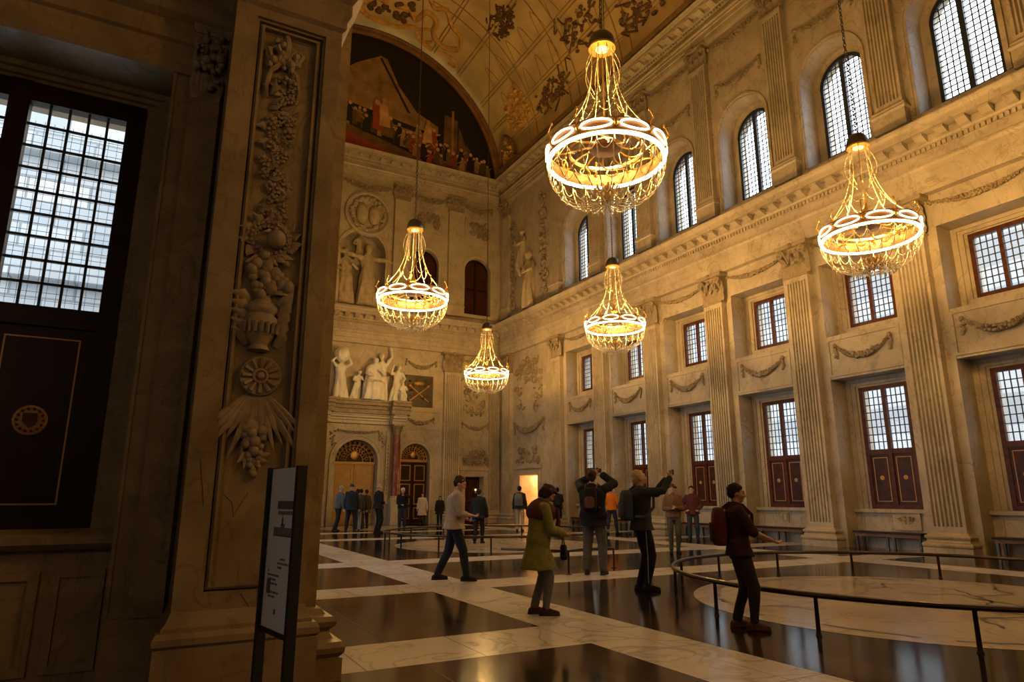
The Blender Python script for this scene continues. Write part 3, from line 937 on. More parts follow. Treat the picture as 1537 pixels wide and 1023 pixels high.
# portal -----------------------------------------------------------------
def column(parent_label, s, d, loc, grp):
    t = thing('marble_column', parent_label, 'column', loc, grp)
    m = MB(EW)
    m.box(s - 0.3, s + 0.3, d - 0.3, d + 0.3, 0, 1.15); m.box(s - 0.34, s + 0.34, d - 0.34, d + 0.34, 1.15, 1.25); m.box(s - 0.34, s + 0.34, d - 0.34, d + 0.34, 0, 0.18)
    m.build('pedestal', M['marble'], t, smooth=False)
    mp = lambda x, y, z: (x, YE - d + y, z)
    m = MB(mp); m.lathe([(0.0, 1.25), (0.29, 1.25), (0.30, 1.3), (0.25, 1.34), (0.24, 1.38), (0.26, 1.42), (0.21, 1.46), (0, 1.46)], (s, 0, 0), 18); m.build('base', M['marble'], t)
    m = MB(mp); m.lathe([(0.0, 1.45), (0.205, 1.45), (0.21, 2.5), (0.175, 4.65), (0, 4.65)], (s, 0, 0), 18); m.build('shaft', M['red_marble'], t)
    m = MB(mp); m.lathe([(0.0, 4.62), (0.18, 4.62), (0.2, 4.66), (0.17, 4.7), (0.19, 4.9), (0.27, 5.05), (0.27, 5.08), (0, 5.08)], (s, 0, 0), 18)
    for tier, (zz, hh, rr) in enumerate(((4.68, 0.2, 0.17), (4.68, 0.34, 0.18))):
        for i in range(8):
            a = 2 * pi * (i + 0.5 * tier) / 8
            ca, sa = cos(a), sin(a)
            pr = [(0, 0), (0.02, 0.5), (0.06, 0.95), (0.11, 0.9)]
            m.rings([[(s + (rr + o) * ca - sa * w, (rr + o) * sa + ca * w, zz + hh * u + dz) for w, dz in ((-0.05, 0), (0, 0.02), (0.05, 0), (0, -0.02))] for o, u in pr])
    m.box(s - 0.28, s + 0.28, -0.28, 0.28, 5.08, 5.16)
    m.build('capital', M['carve'], t, ang=50)
    return t
column('red marble column on a pedestal, right side of the portal', 11.68, 0.42, (11.68, YE - 0.42, 0), 'red columns of the portal')
column('red marble column on a pedestal, left side of the portal by the pier', 7.66, 0.42, (7.66, YE - 0.42, 0), 'red columns of the portal')
def portal():
    t = thing('portal', 'marble portal with arch and projecting double cornice below the statues', 'portal', (9.67, YE, 0))
    m = MB(EW)
    archivolt(m, 9.67, 1.12, 1.42, 3.2, -0.02, 0.08, foot=0.0)
    for sg in (-1, 1):
        c = 9.67 + sg * 1.65; m.box(c - 0.1, c + 0.1, 0, 0.1, 0, 4.9)
    m.build('arch', M['marble'], t, smooth=False)
    m = MB(EW)
    def pr(z0, h, dm, back=0):
        return [(back, z0), (dm - 0.22, z0), (dm - 0.22, z0 + h * 0.3), (dm - 0.16, z0 + h * 0.34), (dm - 0.16, z0 + h * 0.55), (dm - 0.05, z0 + h * 0.62), (dm - 0.05, z0 + h * 0.82), (dm, z0 + h * 0.86), (dm, z0 + h), (back, z0 + h)]
    m.moulding(pr(5.16, 0.5, 0.4), 7.1, 12.25)
    for c in (7.66, 11.68): m.moulding(pr(5.16, 0.5, 0.85), c - 0.36, c + 0.36)
    m.build('entablature', M['marble'], t, smooth=False)
    m = MB(EW)
    m.moulding(pr(5.66, 0.7, 0.75), 7.0, 12.35)
    for c in (7.66, 11.68): m.moulding(pr(5.66, 0.7, 1.15), c - 0.5, c + 0.5)
    for i in range(26):
        s = 7.1 + i * 0.205; m.box(s, s + 0.1, 0.4, 0.62, 5.98, 6.07)
    m.build('cornice', M['carve'], t, smooth=False)
    m = MB(EW); festoon(m, 8.6, 10.75, 4.82, 0.14, 0.06, 5, d=0.1, tails=0.1); m.build('arch_garland', M['carve'], t)
    for sg in (-1, 1):
        m = MB(EW)
        for k in range(14):
            m.ball((9.67 + sg * 1.3 + random.uniform(-0.16, 0.16), 0.03, 4.0 + k * 0.055), 0.055, 0.04, 0.055, 6, 4)
            m.ball((9.67 + sg * 1.65, 0.11, 1.6 + k * 0.19), 0.045, 0.04, 0.08, 6, 4)
        m.build('side_carving', M['carve'], t)
portal()

# statues -----------------------------------------------------------------
def statue_mesh(mp, s, d, z, h, seed, lean=0.0, arm=None, seated=False, robe=True, wide=1.0, flat=1.0):
    """draped marble figure facing the hall; (s,d,z) is the foot point in wall coordinates"""
    rnd = random.Random(seed)
    m = MB(mp); k = h / 1.8
    def P(x, y, zz): return (s + k * (x + lean * zz), d + k * y * flat, z + k * zz)
    if seated:
        secs = [(0.0, 0.30, 0.26, 0.12), (0.25, 0.27, 0.30, 0.15), (0.5, 0.29, 0.36, 0.16), (0.66, 0.28, 0.34, 0.10), (0.78, 0.24, 0.22, 0.0), (1.0, 0.20, 0.16, -0.02), (1.2, 0.23, 0.15, -0.02), (1.33, 0.20, 0.12, 0.0), (1.42, 0.08, 0.08, 0.02)]
        top = 1.42
    else:
        secs = [(0.0, 0.30, 0.22, 0), (0.3, 0.26, 0.2, 0.02), (0.7, 0.22, 0.18, 0.03), (0.95, 0.20, 0.16, 0.0), (1.1, 0.165, 0.13, 0.0), (1.3, 0.21, 0.14, 0.0), (1.44, 0.2, 0.11, 0.0), (1.5, 0.1, 0.08, 0.0), (1.56, 0.06, 0.06, 0.01)]
        top = 1.56
    rings = []
    ph = rnd.uniform(0, 6)
    for zz, rx, ry, oy in secs:
        r = []
        fold = 0.17 * max(0.25, 1 - zz / 1.35)
        for j in range(28):
            a = 2 * pi * j / 28
            f = 1 + fold * sin(5 * a + ph + 2.2 * zz) + fold * 0.6 * sin(9 * a - ph)
            r.append(P(rx * wide * f * cos(a), oy + ry * f * sin(a), zz))
        rings.append(r)
    m.rings(rings)
    hx = rnd.uniform(-0.05, 0.05)
    m.ball(P(hx, 0.03, top + 0.12), 0.095 * k, 0.11 * k, 0.125 * k, 12, 9)
    m.ball(P(hx, -0.02, top + 0.16), 0.115 * k, 0.105 * k, 0.105 * k, 10, 7)
    m.ball(P(hx, 0.13, top + 0.10), 0.02 * k, 0.03 * k, 0.03 * k, 6, 4)
    sh = top - 0.16
    arms = arm or [(-1, (-0.34, 0.12, sh - 0.25), (-0.12, 0.3, sh - 0.35)), (1, (0.34, 0.12, sh - 0.25), (0.15, 0.3, sh - 0.15))]
    for sg, el, hd in arms:
        a = Vector(P(sg * 0.19, 0.0, sh)); b = Vector(P(*el)); c = Vector(P(*hd))
        m.cone(a, b, 0.075 * k, 0.06 * k, 10); m.cone(b, c, 0.06 * k, 0.042 * k, 10); m.ball(c, 0.05 * k, n=8, m=6)
    return m

def statue(name, label, mp, s, d, z, h, seed, mat, grp=None, loc=None, vox=0.028, cr=0.06, extra=None, cat='statue', **kw):
    m = statue_mesh(mp, s, d, z, h, seed, **kw)
    if extra: extra(m)
    o = m.build(name, mat, None, origin=mp(s, d, z))
    remesh(o, vox, 1, cr, 5.0, (1, 1, 0.35))
    return tag(o, label, cat, grp)

g = 'white statues above the portal'
zz = 6.37
W = M['white_carve']
statue('marble_statue', 'white marble figure bearing a globe on its shoulders at the left of the portal top', EW, 8.5, 0.42, zz, 2.15, 1, W, g, wide=1.15,
       arm=[(-1, (-0.42, 0.1, 1.6), (-0.2, 0.1, 1.85)), (1, (0.42, 0.1, 1.55), (0.25, 0.1, 1.85))], extra=lambda m: m.ball((8.5, 0.42, zz + 2.32), 0.42, n=14, m=9))
statue('marble_statue', 'small kneeling white marble figure beside the globe bearer', EW, 9.3, 0.38, zz, 1.55, 2, W, g, lean=0.12, wide=1.1)
statue('marble_statue', 'large seated white marble woman in flowing robes above the portal', EW, 10.2, 0.45, zz, 2.5, 3, W, g, seated=True, wide=1.45, lean=0.05)
statue('marble_statue', 'tall white marble figure with a raised arm behind the seated woman', EW, 10.75, 0.22, zz, 2.6, 4, W, g, arm=[(-1, (-0.3, 0.2, 1.2), (-0.1, 0.3, 1.1)), (1, (0.35, 0.05, 1.7), (0.3, 0.05, 2.05))])
statue('marble_statue', 'white marble figure at the right end of the group, leaning outward', EW, 11.45, 0.42, zz, 2.0, 6, W, g, lean=0.1, arm=[(-1, (-0.4, 0.15, 1.35), (-0.35, 0.2, 1.75)), (1, (0.34, 0.12, 1.15), (0.2, 0.3, 1.0))])
statue('marble_statue', 'crouching white marble child low at the right of the portal top', EW, 11.85, 0.62, zz, 1.15, 7, W, g, seated=True, wide=1.2)

# upper niche with figures, medallion
g = 'figures in the upper niche'
Cv = M['carve_light']
statue('niche_statue', 'standing robed figure in the upper niche with both arms spread wide', EW, 9.75, -0.12, 11.62, 3.6, 21, Cv, g, vox=0.04, flat=0.7,
       arm=[(-1, (-0.55, 0.1, 1.42), (-0.9, 0.12, 1.52)), (1, (0.55, 0.1, 1.4), (0.85, 0.12, 1.3))])
statue('niche_statue', 'draped figure with a veil at the left side of the upper niche', EW, 8.55, -0.15, 11.62, 3.2, 22, Cv, g, vox=0.04, flat=0.7)
statue('niche_statue', 'head and shoulders of a saintly figure high in the upper niche', EW, 9.35, -0.45, 14.0, 2.0, 23, Cv, g, vox=0.04, flat=0.6)
def medallion():
    t = thing('medallion', 'large round carved medallion above the statue niche', 'relief', (9.6, YE, 17.0))
    m = MB(EW)
    rs = []
    for i in range(40):
        a = 2 * pi * i / 40
        rs.append([(9.6 + r * cos(a), d, 17.0 + r * sin(a)) for r, d in ((1.12, 0), (1.12, 0.1), (1.2, 0.16), (1.32, 0.14), (1.36, 0.05), (1.36, 0))])
    m.rings(rs, loop=True); m.build('rim', M['marble'], t)
    m = MB(EW); rnd = random.Random(77)
    m.ball((9.25, 0.08, 16.95), 0.36, 0.26, 0.6, 14, 9); m.ball((9.95, 0.08, 16.95), 0.36, 0.26, 0.6, 14, 9)
    for i in range(34):
        a = 2 * pi * i / 34; r = 0.92 + rnd.uniform(-0.08, 0.08)
        m.ball((9.6 + r * cos(a), 0.04, 17 + r * sin(a)), rnd.uniform(0.1, 0.16), 0.2, rnd.uniform(0.1, 0.16), 8, 5)
    m.build('carving', M['carve_light'], t)
medallion()

def blob_relief(name, label, mp, s0, s1, z0, z1, n, r, seed, mat=None, d=0.0, fr=None, shape=None, grp=None, back=None, cat='relief'):
    """carved panel: framed field with leaf scrolls and lumps"""
    loc = mp((s0 + s1) / 2, d, z0)
    t = thing(name, label, cat, loc, grp)
    rnd = random.Random(seed)
    if back:
        m = MB(mp); m.box(s0, s1, d - 0.02, d + 0.02, z0, z1); m.build('field', back, t, smooth=False)
    if fr:
        m = MB(mp); frame(m, s0, s1, z0, z1, fr, d, d + 0.06); m.build('border', M['marble'] if not back else back, t, smooth=False)
    m = MB(mp); a0 = (fr or 0) + r
    sc = (s0 + s1) / 2; zc = (z0 + z1) / 2
    for i in range(n):
        x = rnd.uniform(s0 + a0, s1 - a0); z = rnd.uniform(z0 + a0, z1 - a0)
        if shape and not shape(x, z): continue
        q = r * rnd.uniform(0.4, 1.0)
        if rnd.random() < 0.45:
            m.ball((x, d + 0.04, z), q * rnd.uniform(0.5, 1.1), q * 1.0, q * rnd.uniform(0.5, 1.2), 8, 5)
        else:
            a = rnd.uniform(0, 6.28); sg = rnd.choice((-1, 1)); pts = []
            for j in range(8):
                u = j / 7; rr = q * 1.7 * (1 - 0.75 * u)
                pts.append((x + rr * cos(a + sg * 4.2 * u), d + 0.06, z + rr * sin(a + sg * 4.2 * u)))
            m.tube(pts, [q * 0.36 * (1 - 0.55 * j / 7) for j in range(8)], 6)
    m.build('carving', mat or M['carve'], t)
    return t
blob_relief('trophy_relief', 'dark square panel carved with crossed arms, right of the white statues', EW, 12.15, 13.8, 6.25, 8.0, 20, 0.14, 31, M['dark_relief'], fr=0.12, back=M['dark_relief'])
def cross_arms():
    m = MB(EW)
    for sg in (-1, 1):
        m.tube([(12.97 - sg * 0.55, 0.06, 6.55), (12.97 + sg * 0.55, 0.07, 7.4)], 0.045, 6)
        m.ball((12.97 + sg * 0.55, 0.06, 7.42), 0.11, 0.06, 0.11, 8, 5)
    m.ball((12.97, 0.06, 7.55), 0.33, 0.08, 0.15, 10, 6)
    for o in bpy.data.objects:
        if o.name.startswith('trophy_relief'):
            m.build('crossed_arms', M['gilt_dark'], o); break
cross_arms()
blob_relief('vase_relief', 'worn carved panel with vase and scrolls between pilaster and corner on the end wall', EW, 15.6, 17.2, 5.85, 8.15, 46, 0.16, 32)
blob_relief('upper_relief', 'carved panel above the dark arched window behind the left chandelier', EW, 12.3, 14.2, 16.6, 18.1, 40, 0.17, 33, fr=0.12)
blob_relief('upper_relief', 'carved panel above the dark arched window in the far corner', EW, 15.65, 17.45, 16.6, 18.1, 40, 0.17, 34, fr=0.12)
def lun(c, z, R): return lambda x, zz_: (x - c) ** 2 + (zz_ - z) ** 2 < (R - 0.12) ** 2
t = blob_relief('lunette_relief', 'round-topped carved relief over the small dark door', EW, 15.6, 17.4, 3.05, 4.2, 90, 0.13, 35, shape=lun(16.5, 3.1, 0.95))
m = MB(EW); archivolt(m, 16.5, 0.92, 1.12, 3.1, 0, 0.05); m.build('arch_border', M['marble'], t, smooth=False)
for (s0, s1, z, sag, r, lab, sd) in ((12.2, 13.95, 8.85, 0.4, 0.1, 'stone garland on the end wall just right of the white statues', 41), (12.25, 13.9, 5.65, 0.3, 0.1, 'stone garland over the dark arched door', 42),
                                     (15.65, 17.3, 5.5, 0.3, 0.1, 'stone garland over the lunette beside the far corner', 43), (15.6, 17.4, 9.2, 0.2, 0.08, 'thin garland high beside the far corner pilaster', 44)):
    m = MB(EW); festoon(m, s0, s1, z, sag, r, sd, d=0.02, tails=0.3)
    tag(m.build('relief_garland', M['carve'], None, origin=((s0 + s1) / 2, YE, z - sag)), lab, 'garland')
for i, (s0, s1, lab) in enumerate(((8.0, 11.1, 'heavy garland of the top frieze above the medallion'), (12.1, 14.4, 'heavy garland of the top frieze above the first carved panel'), (15.5, 17.4, 'heavy garland of the top frieze in the far corner of the end wall'))):
    m = MB(EW); festoon(m, s0, s1, 18.85, 0.3, 0.15, 60 + i, d=0.02, tails=0.3)
    tag(m.build('relief_garland', M['carve'], None, origin=((s0 + s1) / 2, YE, 18.6)), lab, 'garland')
# end bay of the window wall
blob_relief('figure_relief', 'tall worn relief of scrolls on the window wall above the lit doorway', RW, 29.6, 32.7, 5.9, 9.0, 75, 0.2, 51, shape=lambda x, z: x < 30.6 or x > 31.8 or z > 7.6)
blob_relief('lintel_relief', 'carved stone relief standing on the lintel of the lit doorway', RW, 29.9, 32.6, 3.05, 4.2, 26, 0.16, 52)
m = MB(RW); festoon(m, 29.7, 32.8, 5.4, 0.5, 0.13, 53, d=0.02, tails=0.6)
tag(m.build('relief_garland', M['carve'], None, origin=(XW, 31.2, 4.9)), 'broad stone garland above the lit doorway', 'garland')
blob_relief('figure_relief', 'column of carved figures climbing the upper end bay, left edge', RW, 32.7, 33.3, 12.0, 18.0, 46, 0.2, 54)
blob_relief('figure_relief', 'column of carved figures climbing the upper end bay, right edge', RW, 29.0, 30.0, 12.0, 18.2, 60, 0.22, 55)
statue('niche_statue', 'large robed figure carved in the upper end bay of the window wall', RW, 30.9, 0.15, 11.6, 3.4, 56, Cv, None, vox=0.045)
statue('niche_statue', 'second, smaller carved figure high in the upper end bay', RW, 31.9, 0.12, 14.2, 2.4, 57, Cv, None, vox=0.045, lean=-0.1)
# ------------------------------------------------------------------ vault, lunette painting, left wall and near gallery
VZ, VR = 20.7, 8.4
def vpt(deg, y, inset=0.0):
    a = radians(deg); r = VR - inset
    return (XC + r * cos(a), y, VZ + r * sin(a))
def vault():
    mb = MB()
    n = 56; a0 = 3.0
    for i in range(n):
        a, b = a0 + (180 - 2 * a0) * i / n, a0 + (180 - 2 * a0) * (i + 1) / n
        mb.quad(vpt(a, -1.1), vpt(b, -1.1), vpt(b, YE + 0.2), vpt(a, YE + 0.2))
    o = mb.build('ceiling', M['plaster'], recalc=False)
    struct(o, 'painted barrel vault of the hall')
    # impost band between cornice and vault
    mb = MB(RW); mb.box(-1.1, YE, -0.4, 0.18, 20.6, 21.45); mb.moulding([(0.1, 21.4), (0.22, 21.4), (0.32, 21.5), (0.32, 21.58), (0.1, 21.62)], -1.1, YE)
    struct(mb.build('trim_5', M['plaster_rib'], smooth=False), 'dark band between the top cornice and the vault')
    # painted panel lines on the vault
    mb = MB()
    for dg in (14, 24, 36, 52, 66, 114, 128, 144):
        for off in (0, 1.4):
            pts = [vpt(dg + off, y, 0.02) for y in [-1 + 1.1 * i for i in range(33)]]
            mb.tube(pts, 0.035, 4)
    for y in (4, 8.3, 12.6, 16.9, 21.2, 25.5, 29.8):
        for dy in (0, 0.8):
            mb.tube([vpt(4 + 172 * i / 40, y + dy, 0.02) for i in range(41)], 0.04, 4)
    for k in range(24):
        y = 0.5 + 1.35 * k
        for d0 in (26, 38):
            mb.tube([vpt(d0 + 8 * abs(sin(j * pi / 6)) , y + 0.7 * j / 6, 0.015) for j in range(7)], 0.022, 4)
    r = mb.build('ceiling_panel_lines', M['plaster_rib'], ang=60); r.parent = o
vault()

def vscroll(name, label, items, mat, loc, cat='ceiling ornament', grp=None):
    """ornament of thick ribbons and lumps lying on the vault; items: ('t', [(deg,y)...], r) or ('b', deg, y, r)"""
    mb = MB()
    for it in items:
        if it[0] == 't':
            P = it[1]; pts = []
            for i in range(len(P) - 1):
                for q in range(4):
                    u = q / 4; p0 = P[max(i - 1, 0)]; p1 = P[i]; p2 = P[i + 1]; p3 = P[min(i + 2, len(P) - 1)]
                    f = lambda a, b, c, d: 0.5 * (2 * b + (c - a) * u + (2 * a - 5 * b + 4 * c - d) * u * u + (3 * b - a - 3 * c + d) * u ** 3)
                    pts.append(vpt(f(p0[0], p1[0], p2[0], p3[0]), f(p0[1], p1[1], p2[1], p3[1]), 0.03))
            pts.append(vpt(P[-1][0], P[-1][1], 0.03))
            mb.tube(pts, it[2], 6)
        else:
            c = vpt(it[1], it[2], 0.03); mb.ball(c, it[3], it[3], it[3] * 0.55, 8, 5)
    return tag(mb.build(name, mat, None, origin=loc, ang=60), label, cat, grp)

rnd = random.Random(5)
it = []
# big cartouche above the lunette arch, mirrored about the crown
for sg in (1, -1):
    A = lambda a: 90 + sg * (a - 90)
    it += [('t', [(A(90), 33.9), (A(84), 33.8), (A(78), 33.2), (A(74), 33.9), (A(68), 34.1)], 0.16),
           ('t', [(A(88), 32.2), (A(83), 32.0), (A(79), 32.6), (A(77), 31.6), (A(72), 31.8), (A(70), 32.9), (A(64), 33.2), (A(59), 32.6)], 0.18),
           ('t', [(A(88), 30.6), (A(80), 30.4), (A(75), 31.0), (A(71), 30.6), (A(66), 31.4), (A(61), 31.6), (A(58), 32.4)], 0.14),
           ('t', [(A(76), 33.2), (A(72), 32.7), (A(69), 33.4), (A(73), 33.9), (A(76), 33.5)], 0.1),
           ('t', [(A(64), 33.7), (A(58), 33.5), (A(55), 33.9), (A(59), 34.1)], 0.1)]
vscroll('ceiling_cartouche', 'orange scrolled cartouche on the vault above the lunette painting', it, M['scroll'], vpt(90, 32.5))
it = []
for k in range(40):
    a = rnd.uniform(82, 98); y = rnd.uniform(30.9, 33.2)
    it.append(('b', a, y, rnd.uniform(0.12, 0.28)))
vscroll('ceiling_shield', 'dark carved shield in the middle of the vault cartouche', it, M['scroll_dark'], vpt(90, 32))
def lumps(a0, a1, y0, y1, n, r0, r1, seed):
    q = random.Random(seed); L = []
    for k in range(n):
        a = q.uniform(a0, a1); y = q.uniform(y0, y1)
        if q.random() < 0.6: L.append(('b', a, y, q.uniform(r0, r1)))
        else: L.append(('t', [(a, y), (a + q.uniform(-3, 3), y + q.uniform(-0.5, 0.5)), (a + q.uniform(-4, 4), y + q.uniform(-0.8, 0.8))], r0 * 0.7))
    return L
vscroll('ceiling_figures', 'orange painted figure group low on the vault beside the lunette', lumps(17, 30, 30.2, 32.4, 75, 0.07, 0.2, 61), M['scroll'], vpt(24, 31.3))
vscroll('ceiling_figures', 'orange figure group low on the vault, behind the largest chandelier', lumps(14, 22, 26.3, 29.4, 60, 0.07, 0.17, 62), M['scroll_dark'], vpt(18, 27.8))
vscroll('ceiling_trophy', 'dark trophy ornament on the vault left of the largest chandelier chain', lumps(47, 56, 27.4, 29.6, 60, 0.06, 0.16, 63), M['scroll_dark'], vpt(52, 28.5))
vscroll('ceiling_trophy', 'dark figures on the vault right beside the largest chandelier chain', lumps(22, 34, 22.6, 25.6, 64, 0.06, 0.17, 64), M['scroll_dark'], vpt(28, 24))
vscroll('ceiling_trophy', 'dark figures on the vault at the top right near the upper cornice', lumps(12, 24, 18.2, 21.5, 60, 0.07, 0.18, 65), M['scroll_dark'], vpt(18, 20))
def corner_lunette():
    t = thing('ceiling_lunette', 'small framed half-round ornament in the vault corner beside the painting', 'ceiling ornament', (17.6, 33.3, 21.7))
    m = MB()
    c, w = 33.0, 0.9
    m.tube([(17.72 - 0.35 * sin(pi * i / 14), c - w * cos(pi * i / 14), 21.65 + 1.5 * sin(pi * i / 14)) for i in range(15)], 0.11, 6); m.build('border', M['arch_wood'], t)
    m = MB(); q = random.Random(9)
    for k in range(24):
        u = q.uniform(-0.7, 0.7); v = q.uniform(0.05, 1.25 * sqrt(1 - u * u)); m.ball((17.75 - 0.2 * v, c + u * 0.85, 21.7 + v * 0.95), q.uniform(0.08, 0.16), None, None, 7, 4)
    m.build('carving', M['scroll'], t)
corner_lunette()

# lunette: dark crowded scene, a generic arrangement of tents and figures
def lunette():
    t = thing('lunette_painting', 'huge dark half-round painting of a crowd before tents on the end wall', 'painting', (XC, YE, 20.6))
    R, zc = 8.0, 20.45
    mp = lambda x, d, z: (x, YE - 0.02 - d, z)
    n = 48
    m = MB(mp)
    m.prism([(XC - R, 20.3), (XC + R, 20.3)] + [(XC + R * cos(pi * i / n), zc + R * sin(pi * i / n)) for i in range(n + 1)], 0.0, 0.04, lambda a, b, d: (a, d, b))
    m.build('canvas', M['p_dark'], t, smooth=False)
    LAY = [0.042]
    def clipin(x, z):
        dx, dz = x - XC, z - zc; L = sqrt(dx * dx + dz * dz)
        if L > R - 0.05: x, z = XC + dx * (R - 0.05) / L, zc + dz * (R - 0.05) / L
        return x, z
    def patch(mm, pts, mat):
        LAY[0] += 0.0008
        mm.mat(mat).quad(*[(clipin(x, z)[0], LAY[0], clipin(x, z)[1]) for x, z in pts])
    m = MB(mp)
    X = lambda u: XC + u
    # tents and architecture
    patch(m, [(X(-7), 24.6), (X(-2.5), 25.2), (X(-1.2), 26.4), (X(0.2), 27.3), (X(0.6), 27.2), (X(1.4), 25.6), (X(2.6), 24.2), (X(4.0), 23.6), (X(4.0), 24.0), (X(4.0), 22.4), (X(-7), 23.4)], M['p_ochre'])
    patch(m, [(X(-7), 24.4), (X(4.0), 23.0), (X(4.0), 22.7), (X(-7), 23.9)], M['p_dark'])
    patch(m, [(X(0.25), 27.2), (X(2.2), 24.0), (X(2.0), 24.0), (X(0.15), 27.1)], M['p_dark'])
    patch(m, [(X(-7), 24.0), (X(3.9), 22.5), (X(3.9), 21.9), (X(-7), 23.4)], M['p_brown'])
    patch(m, [(X(4.4), 20.4), (X(4.4), 24.6), (X(5.3), 24.4), (X(5.3), 20.4)], M['p_brown'])
    patch(m, [(X(4.9), 20.5), (X(4.9), 25.0), (X(5.05), 25.0), (X(5.05), 20.5)], M['p_ochre'])
    patch(m, [(X(5.3), 20.6), (X(5.4), 24.0), (X(6.0), 22.4), (X(6.8), 21.4), (X(7.4), 21.0), (X(7.4), 20.5)], M['p_brown'])
    patch(m, [(X(5.8), 22.6), (X(6.6), 21.5), (X(7.4), 21.1), (X(7.4), 21.3), (X(6.7), 21.8), (X(5.95), 22.9)], M['p_sky'])
    # ground, red cloth
    patch(m, [(X(-7.6), 21.3), (X(-7.6), 23.0), (X(-3), 22.6), (X(0.6), 21.8), (X(3.0), 21.2), (X(3.2), 20.5), (X(-7.6), 20.5)], M['p_brown'])
    patch(m, [(X(-7.6), 21.0), (X(-7.6), 22.2), (X(-2), 21.9), (X(1.6), 21.0), (X(1.8), 20.5), (X(-7.6), 20.5)], M['p_red'])
    patch(m, [(X(-6), 21.2), (X(0.0), 20.9), (X(0.0), 20.85), (X(-6), 21.1)], M['p_ochre'])
    q = random.Random(21)
    def person(x, z, h, rb):
        w = h * 0.2
        e0, e1 = q.uniform(0.6, 1.2), q.uniform(0.6, 1.2); patch(m, [(x - w * 1.1 * e0, z), (x + w * 1.1 * e1, z), (x + w * e1, z + h * 0.3), (x + w * 0.75, z + h * 0.55), (x + w * 0.6, z + h * 0.76), (x + w * 0.25, z + h * 0.85), (x - w * 0.25, z + h * 0.85), (x - w * 0.6, z + h * 0.76), (x - w * 0.75, z + h * 0.55), (x - w * e0, z + h * 0.3)], rb)
        patch(m, [(x + h * 0.09 * cos(a), z + h * 0.92 + h * 0.1 * sin(a)) for a in [2 * pi * i / 8 for i in range(8)]], M['p_skin'])
        sg = q.choice((-1, 1))
        zz = z + h * q.uniform(0.45, 0.95); patch(m, [(x + sg * w * 0.4, z + h * 0.75), (x + sg * w * 1.5, zz), (x + sg * w * 1.5, zz - 0.06 * h), (x + sg * w * 0.5, z + h * 0.66)], M[q.choice(['p_skin', 'p_ochre'])])
    cols = ['p_red', 'p_ochre', 'p_brown', 'p_dark', 'p_sky', 'p_brown', 'p_red', 'p_ochre']
    for i in range(30):
        x = X(-2.6 + i * 0.24 + q.uniform(-0.1, 0.1)); person(x, 22.6 - 0.15 * (i * 0.24) + q.uniform(-0.3, 0.35), q.uniform(0.9, 1.4), M[q.choice(cols)])
    for i in range(22):
        x = X(2.4 + i * 0.235 + q.uniform(-0.1, 0.1)); person(x, 20.75 + q.uniform(0, 1.0) * (1 - i / 30), q.uniform(0.8, 1.35), M[q.choice(cols)])
    person(X(0.1), 22.3, 1.9, M['p_red']); person(X(0.5), 22.6, 1.8, M['p_skin']); person(X(3.3), 22.3, 1.5, M['p_skin'])
    for v in m.v: pass
    m.build('painted_scene', None, t, smooth=False, recalc=False)
    m = MB(mp)
    rs = []
    for i in range(61):
        a = pi * i / 60
        rs.append([(XC + r * cos(a), d, zc + r * sin(a)) for r, d in ((R - 0.06, 0), (R - 0.06, 0.16), (R + 0.08, 0.22), (R + 0.14, 0.16), (R + 0.24, 0.18), (R + 0.30, 0.30), (R + 0.38, 0.30), (R + 0.42, 0.0))])
    m.rings(rs); m.build('arch_frame', M['arch_wood'], t)
lunette()
# close the wall above the lunette
m = MB(EW); m.box(0.8, XW + 0.3, -0.7, -0.62, 20.0, 30.0)
struct(m.build('wall_end_top', M['plaster'], smooth=False), 'end wall behind the lunette painting')

# left wall of the hall and the gallery where the viewer stands ---------------
def gallery():
    mb = MB()
    y = 6.72                                             # hall's left wall beyond the pier, with unseen openings added for daylight
    for b in range(0, 6):
        c = BC(b); mb.box(0.3, 1.2, y, c - 0.85, 0, 21.6); mb.box(0.3, 1.2, c - 0.85, c + 0.85, 0, 1.0); mb.box(0.3, 1.2, c - 0.85, c + 0.85, 5.6, 21.6)
        y = c + 0.85
    mb.box(0.3, 1.2, y, YE + 0.3, 0, 21.6)
    mb.box(0.3, 1.2, -1.2, 6.72, 6.4, 21.6)              # above the opening
    mb.box(0.3, 1.42, -1.1, YE, 20.6, 21.9)
    struct(mb.build('wall_left', M['marble'], smooth=False), 'left wall of the hall, hidden behind the pier')
    mb = MB(); mb.box(-5.2, XW + 1, -1.5, -1.1, 0, 30)
    mb2 = MB()
    mb2.box(1.2, XW + 1, -1.5, -1.1, 0, 30)
    struct(mb2.build('wall_near', M['marble'], smooth=False), 'near end wall of the hall')
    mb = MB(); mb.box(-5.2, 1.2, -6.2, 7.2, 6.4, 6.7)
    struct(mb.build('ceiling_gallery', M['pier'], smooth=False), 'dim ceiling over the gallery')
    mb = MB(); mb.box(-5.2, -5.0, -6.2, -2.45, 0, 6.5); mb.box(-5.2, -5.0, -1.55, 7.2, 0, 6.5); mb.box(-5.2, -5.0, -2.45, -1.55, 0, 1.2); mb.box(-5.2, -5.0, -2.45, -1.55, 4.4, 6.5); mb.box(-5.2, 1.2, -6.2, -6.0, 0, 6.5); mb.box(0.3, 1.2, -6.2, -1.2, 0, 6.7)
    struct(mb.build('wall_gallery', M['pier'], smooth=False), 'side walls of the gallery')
gallery()
LW = lambda s, d, z: (1.2 + d, s, z)
entablature('trim_6', LW, 6.72, YE - 0.55, 9.45, 1.85, 0.83, 0.547, 6.9, 'carved marble cornice along the left wall, behind the pier')
entablature('trim_7', LW, 6.72, YE - 0.55, 19.1, 1.53, 0.83, 0.62, 6.9, 'upper marble cornice along the left wall, behind the pier')
